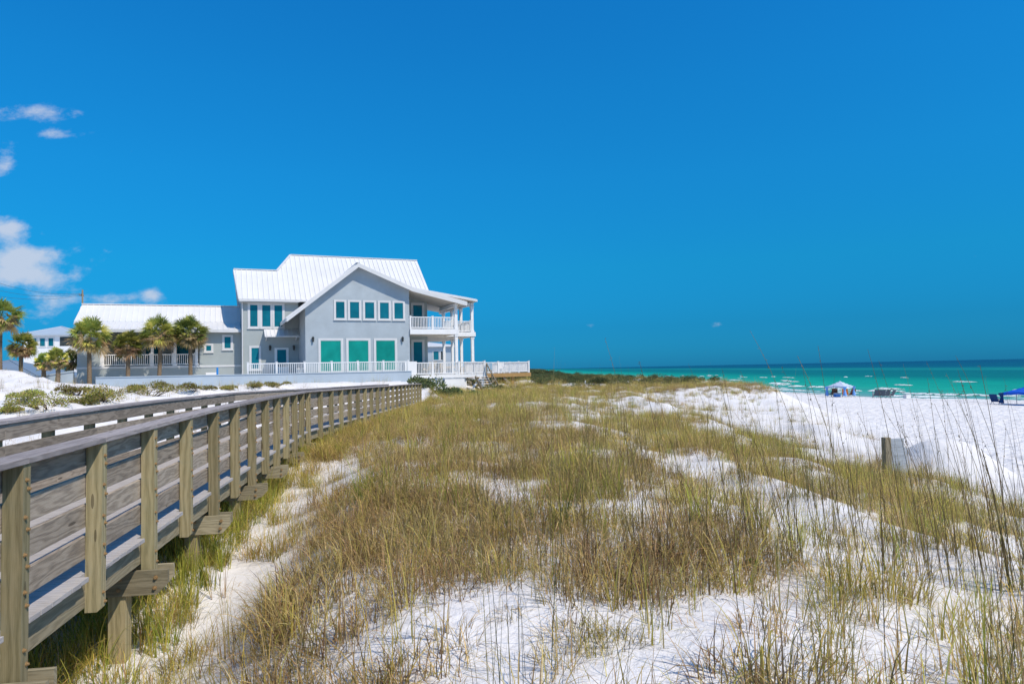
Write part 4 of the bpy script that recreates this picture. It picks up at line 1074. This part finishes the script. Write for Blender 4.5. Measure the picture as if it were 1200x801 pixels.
# leafy shrubs
def shrub_mesh(rx, ry, rz, n, leaf, cols, seed, lump=5):
    r = np.random.default_rng(seed); mb = MB()
    cen = [(r.normal(0, .5) * rx, r.normal(0, .5) * ry, abs(r.normal(.2, .3)) * rz, r.uniform(.4, .75)) for _ in range(lump)]
    for k in range(n):
        cx, cy, cz, s = cen[int(r.integers(lump))]
        d = unit(r.normal(size=3)); q = r.uniform(.45, 1.05) ** .5
        p = V(cx + d[0] * rx * s * q, cy + d[1] * ry * s * q, max(.02, cz + abs(d[2]) * rz * s * q + r.uniform(-.1, .1) * rz))
        a = unit(d + r.normal(0, .7, 3) + V(0, 0, .5)); b = unit(np.cross(a, r.normal(size=3)))
        L = leaf * r.uniform(.6, 1.3); W = L * r.uniform(.35, .5); c = np.array(cols[int(r.integers(len(cols)))]) * r.uniform(.7, 1.25)
        i0 = len(mb.v); mb.v += [tuple(p), tuple(p + a * L * .5 + b * W * .5), tuple(p + a * L), tuple(p + a * L * .5 - b * W * .5)]
        mb.f.append((i0, i0 + 1, i0 + 2, i0 + 3)); mb.uv.append([(0, 0)] * 4); mb.m.append(0); mb.col += [(*c, 1)] * 4
    for k in range(lump * 3):
        cx, cy, cz, s = cen[k % lump]; n0 = len(mb.v)
        mb.tube([(cx * .2, cy * .2, -.1), (cx * .6 + r.normal(0, .1) * rx, cy * .6 + r.normal(0, .1) * ry, cz * .7 + .1 * rz), (cx + r.normal(0, .3) * rx, cy + r.normal(0, .3) * ry, cz + .5 * rz * s)], [.02, .014, .006], 5)
        mb.col += [(.10, .07, .05, 1)] * (len(mb.v) - n0)
    return mb
OLIVE = [(.30, .30, .06), (.38, .35, .08), (.22, .24, .055), (.40, .32, .11), (.28, .20, .10)]
DKGRN = [(.07, .105, .04), (.09, .125, .05), (.12, .14, .055), (.075, .085, .04), (.16, .16, .07)]
BLGRN = [(.12, .18, .08), (.16, .22, .10), (.09, .14, .06), (.22, .24, .08)]
def shrub(px, py, y, rx, rz, label, cols=OLIVE, n=900, leaf=.10, group='low shrubs on the left sand bank', seed=None):
    p = at_y(px, py, y); seed = seed or int(px * 7 + py)
    mb = shrub_mesh(rx, rx * .8, rz, n, leaf, cols, seed); o = mb.build('dune_shrub', M['leaf']); o.location = (p[0], p[1], terr1(p[0], p[1]) - .03)
    tag(o, label, 'shrub', group); return o
def ground_hit(px, py):
    d = pray(px, py); t = np.linspace(6, 70, 1500); Q = EYE + d * t[:, None]; h = terr(Q[:, 0], Q[:, 1]); k = np.argmax(Q[:, 2] < h); return Q[k] if (Q[:, 2] < h).any() else Q[-1]
for px, py, rx, rz, lab in [
    (28, 466, .75, .40, 'small round shrub high on the sand bank near the pavilion roof'), (55, 476, 1.15, .62, 'broad olive shrub just above the handrail, lowest of the sand bank'),
    (14, 483, .45, .25, 'tiny olive shrub at the left foot of the sand bank'), (86, 463, .65, .38, 'small flat shrub in the middle of the bare sand bank'),
    (103, 457, .40, .25, 'very small shrub beside the flat shrub on bare sand'), (97, 449, .75, .5, 'shrub below the left wing corner at the end of the retaining wall'),
    (122, 470, .95, .62, 'tall brownish shrub above the handrail on the sand bank'), (104, 474, .8, .45, 'bright olive shrub left of the tall brownish shrub'),
    (133, 449, .9, .40, 'spreading shrub against the retaining wall under the second palm'), (172, 463, 1.35, .62, 'widest olive shrub, in front of the retaining wall'),
    (190, 455, .8, .55, 'rounded brown-green shrub tucked behind the widest shrub'), (160, 457, .7, .4, 'low shrub left of the widest shrub by the wall'),
    (232, 457, 1.0, .48, 'dense green shrub left of the blue post'), (268, 456, .65, .3, 'small green shrub right of the blue post'),
    (296, 454, .8, .35, 'low shrub beyond the handrail at the foot of the wall'), (320, 452, .9, .4, 'last olive shrub of the sand bank before the boardwalk hides it')]:
    q = ground_hit(px, py); shrub(px, py, q[1], rx * .76, rz * .78, lab, n=1500, leaf=.075)
# bushes at the end of the boardwalk
for px, y, rx, rz, lab in ((499, 45.0, 1.0, .95, 'tall blue-green bush at the end of the boardwalk'), (520, 47.0, 1.2, .65, 'wide leafy bush under the white deck skirting'), (541, 48.0, .8, .4, 'low bush in front of the deck stairs'), (590, 54, 1.2, .5, 'low dark bush below the seaward deck')):
    p = at_y(px, 455, y); mb = shrub_mesh(rx, rx * .8, rz, 1500, .16, BLGRN, int(px)); o = mb.build('bush', M['leaf']); o.location = (p[0], p[1], terr1(p[0], p[1]) - .05); tag(o, lab, 'bush', 'bushes by the house deck')
# dark scrub on the far dunes
psh = [proto('scrub', shrub_mesh(.9, .8, .7, 420, .16, DKGRN, 900 + i), M['leaf']) for i in range(4)]
sx_, sy_ = cand(-6, 34, 59, 260, .5)
k = (sx_ < crest(sy_) - .5); sx_, sy_ = sx_[k], sy_[k]
qx, qy, qd = project(np.stack([sx_, sy_, terr(sx_, sy_)], 1))
pr_ = np.where(qx < 730, .95, np.where(qx < 870, .42, .1)); k = (rng.uniform(size=len(sx_)) < pr_) & (sy_ > 60 + np.maximum(0, qx - 740) * .06)
k &= ~((sx_ > -8) & (sx_ < 6) & (sy_ < 72) & (sx_ < 2))
sx_, sy_ = sx_[k], sy_[k]
ax_, ay_ = cand(-40, 36, 255, 1100, .07); k = ax_ < crest(ay_) - 1; sx_ = np.concatenate([sx_, ax_[k]]); sy_ = np.concatenate([sy_, ay_[k]]); big_ = sy_ > 255
scatter('dune_scrub', np.stack([sx_, sy_, terr(sx_, sy_) - .05], 1), rng.uniform(.45, .95, len(sx_)) * np.where(big_, 2.6, 1.0), psh, 'dark green scrub massed on the far dunes', 'scrub', 11)
fx, fy = cand(-6, 36, 56, 190, 2.6); k = (fx < crest(fy) + 1); fx, fy = fx[k], fy[k]
k = rng.uniform(size=len(fx)) < .75; fx, fy = fx[k], fy[k]
hk = ~(((fx - HO[0]) * UV_[0] + (fy - HO[1]) * UV_[1] < 6.8) & ((fx - HO[0]) * VV_[0] + (fy - HO[1]) * VV_[1] > -.6) & ((fx - HO[0]) * UV_[0] + (fy - HO[1]) * UV_[1] < 13)); fx, fy = fx[hk], fy[hk]
scatter('far_dune_grass', np.stack([fx, fy, terr(fx, fy)], 1), rng.uniform(1.0, 1.5, len(fx)), pc_grn + pc_dry[:2], 'olive dune grass on the dunes beyond the house deck', 'grass', 12)
bx_, by_ = cand(-60, -8, 4, 52, 3.4)
k = (bx_ - bwx(by_) < -2.9) & (bumps(bx_ * 1.3 + 5, by_ * 1.3) > -.03); bx_, by_ = bx_[k], by_[k]
scatter('bank_litter', np.stack([bx_, by_, terr(bx_, by_)], 1), rng.uniform(.5, 1.1, len(bx_)), pc_litter + pc_sparse[:3], 'sparse dead stems and grass on the land-side sand bank', 'grass litter', 14)
# small green weeds in the sand
for px, py, lab in ((885, 787, 'small bright green leafy weed at the bottom edge of the sand'), (887, 695, 'small bright green weed on the white sand above the other weed')):
    q = ground_hit(px, py); mb = MB(); r = np.random.default_rng(px)
    for k in range(12):
        a = r.uniform(0, 6.28); e = r.uniform(.3, 1.1); d = V(math.cos(a) * math.cos(e), math.sin(a) * math.cos(e), math.sin(e)); s = unit(np.cross(d, V(0, 0, 1))); L = r.uniform(.05, .10); i0 = len(mb.v)
        b = V(r.normal(0, .012), r.normal(0, .012), .0)
        mb.v += [tuple(b), tuple(b + d * L * .55 + s * L * .28), tuple(b + d * L - V(0, 0, .01)), tuple(b + d * L * .55 - s * L * .28)]; mb.f.append((i0, i0 + 1, i0 + 2, i0 + 3)); mb.uv.append([(0, 0)] * 4); mb.m.append(0); mb.col += [(.09, .26, .03, 1)] * 4
    o = mb.build('weed', M['leaf']); o.location = (q[0], q[1], terr1(q[0], q[1])); tag(o, lab, 'weed')

# ------------------------------------------------------------------ palms
def palm_crown(seed, nf, spread, dead=False):
    r = np.random.default_rng(seed); mb = MB()
    G = [(.22, .27, .05), (.34, .36, .07), (.45, .42, .09), (.16, .20, .04), (.5, .4, .11)]
    T = [(.44, .31, .15), (.36, .25, .13), (.52, .38, .19), (.30, .24, .10)]
    for k in range(nf):
        az = k * 2.39996 + r.normal(0, .25)
        el = (r.uniform(-.95, -.15) if dead else math.asin(np.clip(1 - 1.62 * (k + .5) / nf, -.62, .98)) + r.normal(0, .1))
        Lp = spread * r.uniform(.34, .56) * (.75 if dead else 1)
        d = V(math.cos(az) * math.cos(el), math.sin(az) * math.cos(el), math.sin(el)); hz = V(-math.sin(az), math.cos(az), 0); nrm = np.cross(d, hz)
        if nrm[2] < 0: nrm = -nrm
        ro = r.normal(0, .75); hz, nrm = hz * math.cos(ro) + nrm * math.sin(ro), nrm * math.cos(ro) - hz * math.sin(ro)
        b0 = V(0, 0, r.uniform(-.15, .15)); tip = b0 + d * Lp + V(0, 0, -.06 * (1 - el))
        c = np.array((T if dead or (el < -.05 and r.uniform() < .55) else G)[int(r.integers(4 if dead else 4))]) * r.uniform(.75, 1.3)
        i0 = len(mb.v); mb.v += [tuple(b0 - hz * .012), tuple(b0 + hz * .012), tuple(tip + hz * .008), tuple(tip - hz * .008)]; mb.f.append((i0, i0 + 1, i0 + 2, i0 + 3)); mb.uv.append([(0, 0)] * 4); mb.m.append(0); mb.col += [(*c, 1)] * 4
        nl = 15
        for j in range(nl):
            ph = (j / (nl - 1) - .5) * 2.5 + r.normal(0, .04)
            ld = unit(d * math.cos(ph) + hz * math.sin(ph) + nrm * .12 * math.cos(ph) + V(0, 0, -.06)); L = spread * r.uniform(.40, .54) * (1 - .25 * abs(ph) / 1.25)
            w = unit(np.cross(ld, nrm)) * .034; mid = tip + ld * L * .55; end = tip + ld * L + V(0, 0, -L * r.uniform(.02, .34)); cc = c * r.uniform(.8, 1.2)
            i0 = len(mb.v); mb.v += [tuple(tip - w * .3), tuple(tip + w * .3), tuple(mid + w), tuple(mid - w), tuple(end)]
            mb.f += [(i0, i0 + 1, i0 + 2, i0 + 3), (i0 + 3, i0 + 2, i0 + 4)]; mb.uv += [[(0, 0)] * 4, [(0, 0)] * 3]; mb.m += [0, 0]; mb.col += [(*cc, 1)] * 4 + [(*(cc * 1.25 + .02), 1)]
    return mb
def trunk_mesh(h, r0, seed):
    r = np.random.default_rng(seed); mb = MB(); pts, rad = [], []
    n = int(h / .09); bx, by = r.normal(0, .05, 2)
    for k in range(n + 1):
        t = k / n; pts.append((bx * math.sin(t * 3), by * math.sin(t * 2.4), -.4 + t * (h + .4)))
        rad.append(r0 * (1.18 - .25 * t) * (1.07 if k % 2 else .95) * (1 + r.normal(0, .02)))
    return mb.tube(pts, rad, 12)
M['bark'] = plain('palm_bark', (.20, .15, .10), .95, .1, .35, 7, .6)
def palm(px, base_py, crown_py, y, spread, label, seed, zbase=None):
    p = at_y(px, base_py, y); g = terr1(p[0], p[1]) if zbase is None else zbase; top = at_y(px, crown_py, y)[2]
    t = thing('palm_tree', label, 'palm tree', (p[0], p[1], g), random.uniform(0, 6), 'palms in front of the house')
    h = top - g
    trunk_mesh(h, .135, seed).build('trunk', M['bark'], t, smooth=True)
    o = palm_crown(seed, 66, spread).build('crown', M['frond'], t); o.location = (0, 0, h)
    o = palm_crown(seed + 50, 26, spread * .8, True).build('dead_fronds', M['frond'], t); o.location = (0, 0, h - .1)
wing_y = lambda px: 53.0 - (222 - px) * .030
palm(105, 440, 395, wing_y(105), 1.75, 'dense palm at the left end of the wing, leaning over its corner', 1, 4.0)
palm(150, 440, 404, wing_y(150), 1.35, 'shortest palm of the row before the wing porch', 2, 4.0)
palm(186, 440, 391, wing_y(186), 1.75, 'tallest palm of the row, before the wing porch railing', 3, 4.0)
palm(223, 440, 391, wing_y(223), 1.7, 'palm at the right end of the row, next to the wing window', 4, 4.0)
palm(1, 440, 371, 50, 1.75, 'tall palm cut off by the picture edge above the pavilion', 5)
palm(26, 440, 405, 54, 1.35, 'bushy palm left of the white neighbouring house', 6)
palm(51, 441, 424, 47, .72, 'small yellowing palm on top of the sand bank', 7)
palm(67, 442, 420, 46.5, .85, 'small bright green palm beside the yellowing one', 8)
palm(84, 440, 422, 57, 1.1, 'dark low palm in the shade beside the left wing', 9)

# ------------------------------------------------------------------ sea oat stalks
def oat(base, h, lean, az, curl, r0, seed, head=True):
    r = np.random.default_rng(seed); mb = MB(); pts = []; p = V(0, 0, -.05); n = 12; d = V(math.cos(az), math.sin(az), 0)
    for k in range(n + 1):
        t = k / n; pts.append(p.copy()); a = lean + curl * t * t; p = p + (d * math.sin(a) + V(0, 0, math.cos(a))) * h / n
    mb.tube(pts, [r0 * (1 - .72 * k / n) for k in range(n + 1)], 5)
    nc = len(mb.v); base_c = np.array((.20, .15, .075)) * r.uniform(.75, 1.35)
    mb.col += [(*base_c, 1)] * nc
    if head:
        for k in range(int(r.integers(3, 9))):                         # a few old spikelets near the tip
            q = pts[n - 2] + (pts[n] - pts[n - 2]) * r.uniform(0, 1); e = unit(r.normal(size=3) + V(0, 0, -.3)); L = r.uniform(.012, .03); s = unit(np.cross(e, V(.3, .2, 1))) * .005
            i0 = len(mb.v); mb.v += [tuple(q), tuple(q + e * L * .5 + s), tuple(q + e * L), tuple(q + e * L * .5 - s)]; mb.f.append((i0, i0 + 1, i0 + 2, i0 + 3)); mb.uv.append([(0, 0)] * 4); mb.m.append(0); mb.col += [(.20, .16, .09, 1)] * 4
    for k in range(int(r.integers(1, 4))):                             # dry leaf blades on the stem
        q = pts[int(r.integers(1, 5))]; a = r.uniform(0, 6.28); dd = V(math.cos(a), math.sin(a), 0); s = V(-dd[1], dd[0], 0); L = r.uniform(.2, .4); prev = None; pp2 = q.copy(); w = .004
        for j in range(5):
            i0 = len(mb.v); ww = w * (1 - j / 4.5); mb.v += [tuple(pp2 - s * ww), tuple(pp2 + s * ww)]; mb.col += [(.26, .22, .09, 1)] * 2
            if prev is not None: mb.f.append((prev, prev + 1, i0 + 1, i0)); mb.uv.append([(0, 0)] * 4); mb.m.append(0)
            prev = i0; an = .35 + j * .35; pp2 = pp2 + (dd * math.sin(an) + V(0, 0, math.cos(an))) * L / 4
    o = mb.build('sea_oat', M['grass']); o.location = tuple(base); return o
def oat_px(bx, by, tx, ty, r0, label, seed, group=None, y=None):
    b = ground_hit(bx, by) if y is None else at_y(bx, by, y)
    b[2] = terr1(b[0], b[1]); t = at_y(tx, ty, b[1] + .12); d = t - b; hl = math.hypot(d[0], d[1]); h = np.linalg.norm(d) * 1.01
    ang = math.atan2(hl, d[2]); o = oat(b, h, ang * .55, math.atan2(d[1], d[0]), ang * .95, r0, seed); tag(o, label, 'sea oat', group); return o
big = [(986, 640, 955, 402, .005), (1012, 690, 922, 416, .0055), (1062, 640, 1010, 407, .005), (1085, 665, 1021, 420, .004), (1188, 690, 1143, 424, .006), (975, 690, 863, 388, .004),
       (757, 640, 701, 394, .004), (792, 660, 742, 420, .0045), (1130, 735, 1090, 495, .004), (1112, 560, 1111, 455, .004), (1160, 760, 1085, 470, .0045), (878, 655, 838, 440, .004),
       (1010, 760, 975, 470, .004), (930, 700, 905, 440, .004), (700, 760, 640, 520, .0035)]
GLAB = 'thin dark sea oat stalk leaning left above the seaward dune slope'
for k, (bx, by, tx, ty, r0) in enumerate(big): oat_px(bx, by, tx, ty, r0, GLAB, 50 + k, 'tall sea oat stalks')
ro_ = random.Random(4)
for k in range(180):
    bx = 1215 - 480 * ro_.random() ** 1.35 if k > 14 else ro_.uniform(560, 760); by = ro_.uniform(560, 790); H_ = ro_.uniform(80, 230 + 80 * (bx > 860)) * (by - 430) / 230
    H_ = min(H_, by - (ro_.uniform(408, 500) if bx > 860 else ro_.uniform(445, 540))); H_ = max(H_, 45); lean = ro_.gauss(-.22, .11); oat_px(bx, by, bx + lean * H_, by - H_, ro_.uniform(.0026, .0044), GLAB, 200 + k, 'tall sea oat stalks')
oat_px(1188, 760, 1145, 521, .013, 'thick broken brown stalk standing alone at the right edge', 999)
